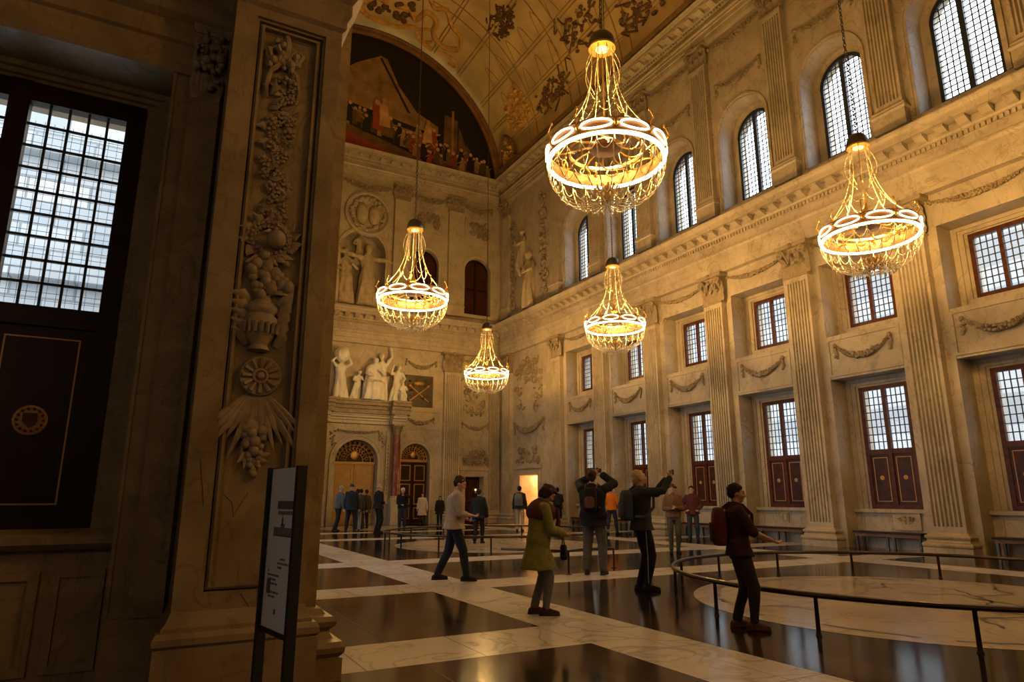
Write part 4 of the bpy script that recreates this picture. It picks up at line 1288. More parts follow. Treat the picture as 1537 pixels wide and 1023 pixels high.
def added_left_windows():  # unseen windows, added so daylight reaches the floor and lower walls
    for b in range(0, 6):
        c = BC(b); e = sempty(wnum(), (0.6, c, 1.0)); e['label'] = 'tall plain window added unseen in the left wall to let daylight in'
        f = MB(LW); frame(f, c - 0.85, c + 0.85, 1.0, 5.6, 0.1, -0.62, -0.52); f.box(c - 0.05, c + 0.05, -0.62, -0.51, 1.1, 5.5)
        f.build('window_frame', M['wood'], e, smooth=False)
        for sg in (-1, 1):
            a, q = sorted((c + sg * 0.05, c + sg * 0.75)); leaded(e, LW, a, q, 1.1, 5.5, 4, 18, -0.59)
added_left_windows()
def added_side_window():  # unseen window, added to bring neutral daylight onto pier, sign and near floor
    mp = lambda s, d, z: (-5.0 + d, s, z)
    e = sempty(wnum(), (-5.1, -2.0, 1.2)); e['label'] = 'unseen gallery side window, added behind the viewer for daylight'
    f = MB(mp); frame(f, -2.45, -1.55, 1.2, 4.4, 0.08, -0.16, -0.08); f.box(-2.04, -1.96, -0.16, -0.07, 1.3, 4.3); f.build('window_frame', M['wood'], e, smooth=False)
    for a, b in ((-2.37, -2.04), (-1.96, -1.63)): leaded(e, mp, a, b, 1.3, 4.3, 4, 12, -0.13)
added_side_window()

GW = lambda s, d, z: (s, 5.5 - d, z)
def gallery_wall():
    mb = MB(GW)
    OL, OR, OT = -2.25, -0.13, 4.79
    mb.box(-5.1, OL, -1.0, 0, 0, OT); mb.box(OR, 0.3, -1.0, 0, 0, OT)
    mb.box(-5.1, 0.3, -1.0, 0, OT, 6.5)
    mb.box(OL, OR, -1.0, -0.30, 0, 1.16)
    # parapet panel and sill
    mb.moulding([(-0.3, 1.06), (-0.22, 1.06), (-0.17, 1.1), (-0.17, 1.15), (-0.2, 1.17), (-0.3, 1.2)], OL, OR)
    frame(mb, -2.1, -0.55, 0.25, 0.92, 0.06, -0.3, -0.27); frame(mb, -0.48, OR - 0.03, 0.25, 0.92, 0.05, -0.3, -0.28)
    mb.box(OL, OR, -0.3, -0.24, 0, 0.16)
    # stepped stone casing
    for k, (wr, wl, zt, d) in enumerate(((OR, OL, OT, -0.42), (-0.19, -2.19, 4.74, -0.46), (-0.25, -2.13, 4.70, -0.5))):
        nr, nl, nz = ((-0.19, -2.19, 4.74), (-0.25, -2.13, 4.70), (-0.31, -2.05, 4.66))[k]
        mb.box(nr, wr, -1.0, d, 1.16, zt); mb.box(wl, nl, -1.0, d, 1.16, zt); mb.box(nl, nr, -1.0, d, nz, zt)
    # bead along the reveal edge
    mb.moulding([(0, OT - 0.02), (0.03, OT - 0.02), (0.05, OT + 0.02), (0.05, OT + 0.22), (0.08, OT + 0.24), (0.08, OT + 0.40), (0.14, OT + 0.45), (0.17, OT + 0.5), (0.17, OT + 0.55),
                 (0.10, OT + 0.56), (0.10, OT + 0.95), (0.2, OT + 1.0), (0.3, OT + 1.12), (0.3, OT + 1.3), (0, OT + 1.3)], -5.1, 0.28)
    mb.box(OR - 0.005, OR + 0.02, 0, 0.012, 0.4, OT)
    mb.box(OR, 0.28, 0, 0.05, 0, 0.62)
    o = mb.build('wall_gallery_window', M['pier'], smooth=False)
    struct(o, 'brown marble gallery wall around the big near window')
    t = thing('pilaster', 'slim dark pilaster with a carved capital between the near window and the great pier', 'pilaster', (0.1, 5.5, 0))
    m = MB(GW); m.box(0.0, 0.22, 0, 0.07, 0.62, 4.56); m.box(0.05, 0.17, 0.06, 0.075, 0.9, 4.4); m.build('shaft', M['pier'], t, smooth=False)
    m = MB(GW); capital(m, 0.11, 0.2, 0.07, 4.56, 0.66)
    q = random.Random(3)
    for k in range(40): m.ball((0.11 + q.uniform(-0.1, 0.1), 0.1 + q.uniform(0, 0.05), 4.66 + q.uniform(0, 0.5)), q.uniform(0.015, 0.04), None, None, 7, 4)
    m.build('capital', M['carve_dark'], t, ang=50)
    # the window
    e = sempty('window_near', (-1.18, 6.1, 1.16)); e['label'] = 'large dark mahogany window at the left with leaded panes over a shutter panel'
    D = -0.58
    f = MB(GW)
    f.box(-0.445, -0.31, D, D + 0.1, 1.18, 4.66); f.box(-2.05, -1.92, D, D + 0.1, 1.18, 4.66); f.box(-1.25, -1.11, D, D + 0.115, 1.18, 4.66)
    f.box(-1.92, -0.445, D, D + 0.1, 4.5, 4.66); f.box(-1.92, -0.445, D, D + 0.1, 1.18, 1.26); f.box(-1.92, -0.445, D, D + 0.105, 2.68, 2.83)
    f.build('window_frame', M['wood_dark'], e, smooth=False)
    for a, b in ((-1.11, -0.445), (-1.92, -1.25)):
        leaded(e, GW, a, b, 2.83, 4.5, 5, 9, D + 0.05, cw=0.0095)
        p = MB(GW); p.box(a, b, D, D + 0.06, 1.26, 2.68); pp = p.build('shutter_panel', M['wood_dark'], e, smooth=False)
        i = MB(GW); frame(i, a + 0.09, b - 0.09, 1.36, 2.6, 0.012, D + 0.055, D + 0.066); i.build('inlay_border', M['inlay'], pp, smooth=False)
        rs = rosette(pp, GW, (a + b) / 2, D + 0.056, 1.97, 0.11, 20)
        q = MB(GW); c = (a + b) / 2; dd = D + 0.09
        q.prism([(c - 0.045, 2.02), (c + 0.045, 2.02), (c + 0.045, 1.96), (c, 1.91), (c - 0.045, 1.96)], dd, dd + 0.004, lambda x, z, t: (x, t, z))
        for k in range(14):
            an = 2 * pi * k / 14; q.box(c + 0.083 * cos(an) - 0.008, c + 0.083 * cos(an) + 0.008, dd - 0.02, dd - 0.008, 1.97 + 0.083 * sin(an) - 0.008, 1.97 + 0.083 * sin(an) + 0.008)
        q.build('crest', M['wood'], pp, smooth=False)
    # outer window of the double glazing: finer leading behind
    l = MB(GW)
    for i in range(1, 22):
        s = -1.92 + 1.475 * i / 22; l.box(s - 0.0013, s + 0.0013, D - 0.25, D - 0.245, 2.83, 4.5)
    for i in range(1, 26):
        z = 2.83 + 1.67 * i / 26; l.box(-1.92, -0.445, D - 0.25, D - 0.245, z - 0.0013, z + 0.0013)
    l.build('outer_lead_grid', M['came'], e, smooth=False)
    # courtyard wall beyond
    mb = MB(); mb.mat(M['stone_out']).box(-14, 0.2, 13.0, 13.4, 0, 9.6)
    for z in (4.9, 7.1): mb.box(-14, 0.2, 12.75, 13.0, z, z + 0.28)
    mb.mat(M['yard']).box(-14, 0.25, 6.75, 13.0, 0.02, 0.05)
    struct(mb.build('wall_courtyard', M['stone_out'], smooth=False), 'pale stone courtyard wall seen through the near window')
gallery_wall()

# the great pier ------------------------------------------------------------------
PW = lambda s, d, z: (s, 5.0 - d, z)
def pier():
    t = thing('marble_pier', 'massive brown marble pier in the foreground with sunk panel and moulded base', 'pier', (0.68, 6.0, 0))
    x0, x1 = 0.25, 1.08
    f = MB(PW)
    f.box(x0, x0 + 0.16, -0.15, 0, 0.6, 5.26); f.box(x1 - 0.13, x1, -0.15, 0, 0.6, 5.26); f.box(x0 + 0.16, x1 - 0.13, -0.15, 0, 0.6, 0.79); f.box(x0 + 0.16, x1 - 0.13, -0.15, 0, 5.17, 5.26)
    for k, (o, d) in enumerate(((0.0, -0.025), (0.03, -0.05), (0.045, -0.03), (0.065, -0.075))):
        frame(f, x0 + 0.16 + o, x1 - 0.13 - o, 0.79 + o, 5.17 - o, 0.02, -0.15, d)
    f.box(x0 + 0.24, x1 - 0.21, -0.15, -0.08, 0.86, 5.1)
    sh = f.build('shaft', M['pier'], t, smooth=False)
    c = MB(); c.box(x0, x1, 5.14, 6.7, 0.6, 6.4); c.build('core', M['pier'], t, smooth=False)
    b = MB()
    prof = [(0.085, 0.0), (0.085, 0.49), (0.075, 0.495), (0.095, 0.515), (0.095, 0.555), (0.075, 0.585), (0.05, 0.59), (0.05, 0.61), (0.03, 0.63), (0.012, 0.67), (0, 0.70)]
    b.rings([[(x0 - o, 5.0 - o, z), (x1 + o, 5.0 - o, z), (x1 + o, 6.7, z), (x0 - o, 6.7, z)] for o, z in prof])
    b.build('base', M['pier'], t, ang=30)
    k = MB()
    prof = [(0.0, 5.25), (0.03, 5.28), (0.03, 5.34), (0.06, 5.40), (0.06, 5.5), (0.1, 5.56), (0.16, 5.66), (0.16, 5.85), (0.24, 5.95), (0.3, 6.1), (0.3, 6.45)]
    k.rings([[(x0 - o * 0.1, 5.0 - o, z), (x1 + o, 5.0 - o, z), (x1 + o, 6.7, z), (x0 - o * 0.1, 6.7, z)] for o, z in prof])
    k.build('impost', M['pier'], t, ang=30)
    # cracks in the stone
    def crack(pts, w):
        cr = MB(PW); cr.tube([(p[0], p[2] - w * 0.4, p[1]) for p in pts], w, 5); cr.build('crack', M['joint'], t)
    crack([(0.66, 0.79, 0.0), (0.69, 0.74, 0.0), (0.72, 0.70, 0.0)], 0.004)
    crack([(0.33, 1.66, 0.0), (0.345, 1.55, 0.0), (0.36, 1.48, 0.0), (0.375, 1.36, 0.0)], 0.005)
    crack([(0.50, 1.44, -0.08), (0.56, 1.38, -0.08), (0.58, 1.28, -0.08)], 0.004); crack([(0.58, 1.30, -0.08), (0.66, 1.45, -0.08)], 0.003)
    # hall-side pilaster and its attic base
    p = thing('pilaster', 'dark pilaster on the hall side of the great pier, its moulded base jutting out', 'pilaster', (1.2, 6.3, 0))
    m = MB(); m.box(1.06, 1.36, 5.86, 6.72, 0.5, 8.3); m.build('shaft', M['pier'], p, smooth=False)
    m = MB(); m.rings([[(1.0, 5.86 - o, z), (1.36 + o * 1.15, 5.86 - o, z), (1.36 + o * 1.15, 6.72 + o, z), (1.0, 6.72 + o, z)] for o, z in BASE]); m.build('base', M['pier'], p, ang=30)
pier()

# carved drop on the pier -------------------------------------------------------
def drop():
    t = thing('carved_drop', 'long carved drop of ribbons, flowers, urn and rosette hanging on the pier panel', 'carving', (0.65, 5.0, 1.5))
    q = random.Random(17); d = -0.075
    X = lambda z: 0.655 - 0.004 * (z - 3.3)
    C = M['carve_dark']
    m = MB(PW)                                            # ribbon knot at the top
    for sg in (-1, 1):
        m.tube([(X(5) , d + 0.03, 4.86), (X(5) + sg * 0.07, d + 0.05, 4.97), (X(5) + sg * 0.13, d + 0.05, 4.93), (X(5) + sg * 0.1, d + 0.04, 4.84), (X(5), d + 0.04, 4.84)], 0.022, 6)
        m.tube([(X(5), d + 0.03, 4.86), (X(5) + sg * 0.1, d + 0.03, 4.75), (X(5) + sg * 0.13, d + 0.03, 4.6), (X(5) + sg * 0.11, d + 0.02, 4.5)], [0.024, 0.02, 0.02, 0.008], 6)
    m.tube([(X(5), d + 0.03, 5.08), (X(5) + 0.02, d + 0.05, 4.98), (X(5), d + 0.04, 4.86)], 0.03, 6)
    for k in range(26): m.ball((X(5) + q.gauss(0, 0.05), d + 0.04, 4.86 + q.gauss(0, 0.08)), q.uniform(0.018, 0.04), None, None, 7, 5)
    m.build('ribbon_knot', C, t)
    def flower(m, x, z, r):
        m.ball((x, d + 0.04, z), r * 0.35, r * 0.35, r * 0.35, 7, 5)
        n = q.choice((5, 6)); a0 = q.uniform(0, 1)
        for i in range(n):
            a = a0 + 2 * pi * i / n; m.ball((x + r * 0.6 * cos(a), d + 0.025, z + r * 0.6 * sin(a)), r * 0.36, r * 0.25, r * 0.36, 7, 4)
    def leafy(m, x, z, L, a, w):
        pts = [(x, d, z), (x + L * 0.5 * cos(a), d + 0.03, z + L * 0.5 * sin(a)), (x + L * cos(a + 0.3), d + 0.045, z + L * sin(a + 0.3))]
        m.tube(pts, [w * 0.6, w, w * 0.12], 7, sq=0.5, ref=(-sin(a), 0, cos(a)))
    m = MB(PW)
    for k in range(88):
        z = 4.72 - k * 0.0155; w = 0.055 + 0.055 * abs(sin(k * 0.23)) + 0.03 * (k / 88)
        x = X(z) + q.uniform(-w, w)
        (flower if q.random() < 0.55 else lambda m, x, z, r: leafy(m, x, z, r * 2, q.uniform(0, 6.28), r * 0.5))(m, x, z, q.uniform(0.03, 0.058))
    m.build('flower_chain', C, t)
    m = MB(PW)                                            # wreath and globe
    for i in range(22):
        a = 2 * pi * i / 22; r = 0.13
        flower(m, X(3.3) - 0.01 + r * cos(a), 3.33 + r * 0.95 * sin(a), 0.045)
        leafy(m, X(3.3) + r * cos(a), 3.33 + r * sin(a), 0.1, a + q.uniform(-0.6, 0.6), 0.03)
    m.build('wreath', C, t)
    m = MB(PW); m.ball((X(3.3) + 0.035, d + 0.09, 3.31), 0.072, None, None, 20, 14); m.build('globe', C, t)
    m = MB(PW)                                            # shells and fruit between globe and urn
    for k in range(34): m.ball((X(3) + q.gauss(0, 0.075), d + 0.03, 3.0 + q.gauss(0, 0.075)), q.uniform(0.025, 0.055), None, None, 8, 5)
    for k in range(8): leafy(m, X(3) + q.uniform(-0.1, 0.1), 3.05 + q.uniform(-0.12, 0.12), 0.14, q.uniform(0, 6.28), 0.035)
    m.build('fruit_cluster', C, t)
    m = MB(lambda s, dd, z: PW(s, dd, z))                # urn
    u = lambda r, z: [(X(2.7) - 0.02 + r * cos(2 * pi * i / 16), d + 0.03 + 0.7 * r * sin(2 * pi * i / 16), z) for i in range(16)]
    m.rings([u(r, z) for r, z in ((0.02, 2.45), (0.08, 2.46), (0.06, 2.5), (0.10, 2.56), (0.12, 2.66), (0.115, 2.7), (0.09, 2.73), (0.115, 2.76), (0.11, 2.79), (0.05, 2.84), (0.01, 2.93))])
    for i in range(9):
        a = pi * (i + 0.5) / 9 ; m.tube([(X(2.7) - 0.02 + 0.122 * cos(a), d + 0.03 + 0.09 * sin(a), 2.58), (X(2.7) - 0.02 + 0.13 * cos(a), d + 0.03 + 0.095 * sin(a), 2.66)], 0.012, 5)
    m.build('urn', C, t)
    m = MB(PW)
    for sg in (-1, 1):
        for k in range(5): leafy(m, X(2.6) + sg * 0.1, 2.5 + 0.08 * k, 0.16, pi / 2 - sg * (0.5 + 0.1 * k), 0.045)
    m.build('side_leaves', C, t)
    m = MB(PW); c = (X(2.2) + 0.01, 2.27)                 # rosette disc
    def circ(r, dd): return [(c[0] + r * cos(2 * pi * i / 28), dd, c[1] + r * sin(2 * pi * i / 28)) for i in range(28)]
    m.rings([circ(0.145, d - 0.03), circ(0.15, d + 0.02), circ(0.14, d + 0.045), circ(0.12, d + 0.04), circ(0.06, d + 0.03), circ(0.055, d + 0.05), circ(0.04, d + 0.055), circ(0.035, d + 0.04), circ(0.02, d + 0.065), circ(0.004, d + 0.07)])
    for i in range(12):
        a = 2 * pi * i / 12; m.tube([(c[0] + 0.06 * cos(a), d + 0.04, c[1] + 0.06 * sin(a)), (c[0] + 0.128 * cos(a), d + 0.05, c[1] + 0.128 * sin(a))], [0.012, 0.02], 6)
    m.build('rosette_disc', C, t)
    m = MB(PW)                                            # palm leaves
    for i in range(13):
        a = -pi / 2 + (i - 6) * 0.13; L = q.uniform(0.32, 0.5)
        sx = X(2.1) + (i - 6) * 0.014
        m.tube([(sx, d + 0.01, 2.12), (sx + L * 0.5 * cos(a), d + 0.05, 2.12 + L * 0.5 * sin(a)), (sx + L * cos(a) * 1.15, d + 0.03, 2.12 + L * sin(a))], [0.018, 0.028, 0.004], 7, sq=0.6)
    m.build('palm_leaves', C, t)
    m = MB(PW)                                            # pendant fruit
    for k in range(22):
        z = 1.93 - k * 0.016; w = 0.10 * (1 - k / 26); m.ball((X(z) + q.uniform(-w, w), d + 0.03, z - 0.02), q.uniform(0.03, 0.06) * (1 - k / 40), None, None, 9, 6)
    for k in range(6): leafy(m, X(1.7), 1.72, 0.12, -pi / 2 + (k - 2.5) * 0.5, 0.03)
    m.build('pendant_fruit', C, t)
drop()
# ------------------------------------------------------------------ chandeliers
def beads(m, pts, r, n=5, per=0.07):
    """a string of crystal beads along pts: one tube whose radius swells at every bead"""
    P = [Vector(p) for p in pts]; out = []; rad = []
    k = 0
    for a, b in zip(P[:-1], P[1:]):
        L = (b - a).length; q = max(1, int(L / (per / 2)))
        for i in range(q):
            out.append(a.lerp(b, i / q)); rad.append(r if k % 2 else r * 0.45); k += 1
    out.append(P[-1]); rad.append(r)
    m.tube(out, rad, n)

def chandelier(label, loc, ztop):
    cx, cy, cz = loc
    t = thing('chandelier', label, 'chandelier', loc, 'crystal ring chandeliers')
    O = lambda x, y, z: (cx + x, cy + y, cz + z)
    def ang(i, n, o=0.0): return 2 * pi * (i + o) / n
    R = 0.985
    m = MB(O)                                             # glowing light ring, below the band
    n = 64
    m.rings([[(r * cos(ang(i, n)), r * sin(ang(i, n)), z) for r, z in ((R - 0.045, -0.035), (R + 0.018, -0.035), (R + 0.018, 0.0), (R - 0.045, 0.0))] for i in range(n)], loop=True)
    m.build('light_ring', M['ring'], t, ang=50)
    m = MB(O)                                             # ornamental band
    m.rings([[(r * cos(ang(i, n)), r * sin(ang(i, n)), z) for r, z in ((R - 0.02, 0.0), (R + 0.0, 0.0), (R + 0.015, 0.05), (R, 0.06), (R, 0.2), (R + 0.02, 0.215), (R + 0.02, 0.235), (R - 0.02, 0.235))] for i in range(n)], loop=True)
    m.build('band', M['amber'], t)
    for i in range(10):                                   # glowing ovals round the band
        a0 = ang(i, 10, 0.25); m = MB(O); pts = []
        for j in range(16):
            u = 2 * pi * j / 16; a = a0 + 0.25 * cos(u); z = 0.125 + 0.075 * sin(u)
            pts.append(((R + 0.03) * cos(a), (R + 0.03) * sin(a), z))
        m.tube(pts, 0.017, 5, closed=True); m.build('oval_lamp', M['oval'], t)
    for i in range(10):                                   # scroll finials with candle flame shape
        a = ang(i, 10, 0.75); m = MB(O); ca, sa = cos(a), sin(a); pts = []
        for j in range(11):
            u = j / 10; w = 3.9 * u
            rr = R + 0.01 + 0.085 * sin(w * 0.8) * (1 - 0.3 * u); z = 0.22 + 0.22 * u + 0.03 * sin(w * 2)
            pts.append((rr * ca, rr * sa, z))
        m.tube(pts, [0.02 - 0.012 * j / 10 for j in range(11)], 5)
        m.ball((R * ca, R * sa, 0.15), 0.045, None, 0.07, 7, 5); m.ball((pts[-1][0], pts[-1][1], pts[-1][2] + 0.02), 0.022, None, 0.035, 6, 4)
        m.build('finial', M['brass'], t)
    # crown
    zc = 2.22
    m = MB(O); m.lathe([(0.0, 0.31), (0.05, 0.30), (0.14, 0.265), (0.205, 0.19), (0.235, 0.09), (0.24, 0.0), (0.235, -0.03), (0.21, -0.05), (0.205, 0.0), (0.0, 0.05)], (0, 0, zc), 28); c = m.build('crown', M['steel'], t)
    m = MB(O); m.lathe([(0.206, -0.05), (0.24, -0.045), (0.24, -0.01), (0.206, -0.005)], (0, 0, zc), 28); m.build('crown_rim', M['brass'], c)
    m = MB(O); m.lathe([(0.0, 0.0), (0.11, -0.01), (0.13, -0.03), (0.11, -0.06), (0.05, -0.085), (0.0, -0.09)], (0, 0, zc), 18); m.build('crown_lamp', M['spot'], c)
    m = MB(O)                                             # chain up to the vault
    z = zc + 0.30; k = 0
    top = ztop - cz
    while z < zc + 4.2:
        pl = [(0.028 * cos(u), 0.0, z + 0.055 + 0.06 * sin(u)) if k % 2 else (0.0, 0.028 * cos(u), z + 0.055 + 0.06 * sin(u)) for u in [2 * pi * j / 8 for j in range(8)]]
        m.tube(pl, 0.011, 4, closed=True); z += 0.095; k += 1
    m.tube([(0, 0, z), (0, 0, top)], 0.016, 5)
    m.build('chain', M['steel'], t)
    m = MB(O); m.tube([(0, 0, zc - 0.05), (0, 0, 0.45)], 0.016, 6); m.lathe([(0, 0.34), (0.03, 0.36), (0.09, 0.42), (0.06, 0.5), (0.11, 0.58), (0.05, 0.68), (0.025, 0.8), (0, 0.82)], (0, 0, 0), 10); m.build('centre_stem', M['brass'], t)
    for i in range(8):                                   # strings from the crown to the band
        a = ang(i, 8, 0.75); ca, sa = cos(a), sin(a); m = MB(O); pts = []
        for j in range(13):
            u = j / 12; r = 0.20 + (R - 0.20) * (u ** 2.8); zz = zc - 0.05 + (0.23 - zc + 0.05) * u
            pts.append((r * ca, r * sa, zz))
        beads(m, pts, 0.010, 4, 0.09); m.build('suspension_string', M['bead'], t)
    m = MB(O)                                             # inner swags of the upper basket
    for i in range(8):
        a, b = ang(i, 8, 0.75), ang(i + 1, 8, 0.75)
        for (u0, sag) in ((0.62, 0.22),):
            def at(aa, u): 
                r = 0.20 + (R - 0.20) * (u ** 2.8); return (r * cos(aa), r * sin(aa), zc - 0.05 + (0.28 - zc) * u)
            p, q = at(a, u0), at(b, u0)
            beads(m, [(p[0] + (q[0] - p[0]) * v, p[1] + (q[1] - p[1]) * v, p[2] - sag * 4 * v * (1 - v)) for v in [j / 8 for j in range(9)]], 0.0075, 4, 0.08)
        r0 = 0.17
        beads(m, [(r0 * cos(a) * (1 + 0.9 * sin(pi * u)), r0 * sin(a) * (1 + 0.9 * sin(pi * u)), zc - 0.08 - 0.9 * u) for u in [j / 8 for j in range(9)]], 0.0065, 4, 0.09)
    m.build('upper_swag', M['bead'], t)['kind'] = 'stuff'
    for i in range(24):                                   # lower bowl of strings
        a = ang(i, 24); ca, sa = cos(a), sin(a); m = MB(O); pts = []
        for j in range(15):
            u = j / 14; w = u * pi / 2
            r = 0.12 + (R - 0.10) * cos(w) ** 0.72 if u < 1 else 0.12
            pts.append((r * ca, r * sa, -0.05 - 0.72 * sin(w) ** 1.1))
        beads(m, pts, 0.0145, 4, 0.085)
        m.build('bowl_string', M['bead'], t)
    m = MB(O)                                             # drooping loops under the bowl
    for i in range(24):
        a, b = ang(i, 24), ang(i + 1, 24)
        for r, z, sg in ((R - 0.02, -0.12, 0.16), (0.82, -0.44, 0.13), (0.42, -0.66, 0.10)):
            beads(m, [(r * cos(a + (b - a) * v), r * sin(a + (b - a) * v), z - sg * 4 * v * (1 - v)) for v in [j / 6 for j in range(7)]], 0.010, 4, 0.07)
        m.ball((0.42 * cos(a), 0.42 * sin(a), -0.80), 0.018, None, 0.045, 5, 4)
    m.build('bowl_loops', M['bead'], t)['kind'] = 'stuff'
    m = MB(O); m.lathe([(0.0, -0.80), (0.02, -0.76), (0.05, -0.70), (0.13, -0.62), (0.15, -0.57), (0.10, -0.52), (0.04, -0.46), (0, -0.45)], (0, 0, 0), 14)
    for i in range(12):
        a = ang(i, 12); m.tube([(0.13 * cos(a), 0.13 * sin(a), -0.6), (0.2 * cos(a), 0.2 * sin(a), -0.5), (0.24 * cos(a), 0.24 * sin(a), -0.58)], [0.018, 0.02, 0.006], 5)
    m.build('centre_drop', M['gilt'], t)
    m = MB(O)                                             # inner ring with scrolls
    n2 = 40
    m.rings([[(r * cos(ang(i, n2)), r * sin(ang(i, n2)), z) for r, z in ((0.60, 0.16), (0.64, 0.16), (0.64, 0.20), (0.60, 0.20))] for i in range(n2)], loop=True)
    for i in range(10):
        a = ang(i, 10, 0.25)
        m.tube([(r * cos(a + 0.3 * sin(6 * (r - 0.1))), r * sin(a + 0.3 * sin(6 * (r - 0.1))), 0.18 + 0.05 * sin(9 * r)) for r in [0.12 + 0.085 * j for j in range(11)]], 0.016, 5)
        m.tube([(0.8 * cos(a) + 0.1 * cos(u) * -sin(a), 0.8 * sin(a) + 0.1 * cos(u) * cos(a), 0.18 + 0.08 * sin(u)) for u in [2 * pi * j / 10 for j in range(10)]], 0.014, 4, closed=True)
    m.build('inner_scrollwork', M['brass'], t)
    m = MB(O); m.lathe([(0.0, 0.17), (0.26, 0.20), (0.30, 0.26), (0.26, 0.30), (0, 0.34)], (0, 0, 0), 20); m.build('inner_dish', M['amber'], t)
    return t

CH = [((6.34, 8.3, 6.98), 'largest, nearest crystal ring chandelier, hanging on the left row before the arched windows'),
      ((13.5, 8.3, 6.98), 'crystal ring chandelier at the right, hanging before the second pilaster from the right'),
      ((6.27, 17.5, 6.90), 'crystal ring chandelier at the left, hanging before the dark arched window and statue niche'),
      ((13.5, 17.5, 6.98), 'crystal ring chandelier in the middle, hanging before the window-wall cornice'),
      ((13.42, 27.1, 6.86), 'farthest and smallest chandelier, hanging in front of the far corner')]
def vault_top(x): return VZ + sqrt(VR ** 2 - (x - XC) ** 2)
ch0 = chandelier(CH[0][1], CH[0][0], vault_top(CH[0][0][0]))
for loc, lab in CH[1:]: dup(ch0, loc, lab)

# ------------------------------------------------------------------ railings, benches, sign
def railing(label, c, rad, h, a0, n, name='circular_railing'):
    t = thing(name, label, 'railing', (c[0], c[1], 0), 'low railings around the floor maps')
    m = MB(); N = 96
    m.tube([(c[0] + rad * cos(2 * pi * i / N), c[1] + rad * sin(2 * pi * i / N), h) for i in range(N)], 0.030, 8, closed=True, ref=(0, 0, 1), sq=1.0)
    m.build('handrail', M['rail'], t)
    p0 = None
    for i in range(n):
        a = radians(a0) - 2 * pi * i / n
        x, y = c[0] + rad * cos(a), c[1] + rad * sin(a)
        if p0 is None:
            m = MB(); m.lathe([(0.0, 0.0), (0.034, 0.0), (0.034, 0.01), (0.026, 0.02), (0.024, 0.04), (0.022, h - 0.03), (0.03, h - 0.02), (0.03, h), (0, h)], (x, y, 0), 10)
            p0 = m.build('post', M['rail'], t); px, py = x, y
        else:
            d = p0.copy(); COL.objects.link(d); d.parent = t; d.location = (x - px, y - py, 0)
railing('low bronze railing around the nearest floor map, at the lower right', (XC, 5.85), 3.36, 0.40, 194, 15)
railing('low bronze railing around the farther floor map in mid hall', (XC, 18.7), 3.38, 0.42, 240, 15)
def short_rail():
    t = thing('barrier_rail', 'short low barrier rail behind the woman in the green coat', 'railing', (7.2, 11.0, 0))
    m = MB(); m.tube([(6.35, 12.1, 0.42), (6.8, 11.5, 0.42), (7.2, 11.0, 0.42), (7.45, 11.15, 0.42), (7.9, 11.42, 0.41), (8.7, 11.6, 0.38)], 0.025, 7); m.build('handrail', M['rail'], t)
    m = MB(); m.lathe([(0, 0), (0.06, 0), (0.06, 0.012), (0.02, 0.02), (0.02, 0.42), (0, 0.42)], (7.2, 11.0, 0), 8); m.build('post', M['rail'], t)
    m = MB(); m.lathe([(0, 0), (0.06, 0), (0.06, 0.012), (0.02, 0.02), (0.02, 0.38), (0, 0.38)], (8.7, 11.6, 0), 8); m.build('post', M['rail'], t)
short_rail()

def bench(b, lab):
    c = BC(b)
    t = thing('bench', lab, 'bench', (XW + 0.2, c, 0), 'benches under the windows')
    m = MB(RW); m.box(c - 0.98, c + 0.98, -0.44, 0.0, 0.42, 0.47); m.build('seat', M['wood_dark'], t, smooth=False)
    m = MB(RW); m.box(c - 0.94, c + 0.94, -0.42, -0.03, 0.34, 0.42); m.build('apron', M['bench'], t, smooth=False)
    for s in (-0.9, 0.0, 0.9):
        m = MB(RW); m.box(c + s - 0.03, c + s + 0.03, -0.10, -0.04, 0, 0.34); m.build('leg', M['steel'], t, smooth=False)
        m = MB(RW); m.box(c + s - 0.03, c + s + 0.03, -0.41, -0.35, 0, 0.34); m.build('leg', M['steel'], t, smooth=False)
for b in range(-2, 5): bench(b, 'low dark wooden bench below the tall window ' + ordn[b])
def wall_fragments():
    t = thing('stone_plaque', 'small cream stone plaque on the parapet below the third tall window from the right', 'plaque', (XW + 0.5, 15.42, 0.6))
    m = MB(RW); m.box(15.30, 15.54, -0.51, -0.47, 0.60, 0.93); m.build('slab', M['carve_light'], t, smooth=False)
    m = MB(RW); frame(m, 15.33, 15.51, 0.64, 0.89, 0.02, -0.47, -0.455); m.build('border', M['carve'], t, smooth=False)
    t = thing('stone_relief', 'pale stone block carved with leaves on the parapet below the second window from the right', 'relief', (XW + 0.5, 11.4, 0.5))
    m = MB(RW); m.box(11.02, 11.78, -0.51, -0.46, 0.52, 1.06); m.build('block', M['carve_light'], t, smooth=False)
    m = MB(RW); q = random.Random(4)
    for k in range(9):
        a = 2 * pi * k / 9
        leaf(m, 11.4 + 0.12 * cos(a), -0.46, 0.72 + 0.05 * sin(a), 0.13, 0.09, 0.05, 0.1 * cos(a))
    m.build('leaf_carving', M['carve_dark'], t)
wall_fragments()

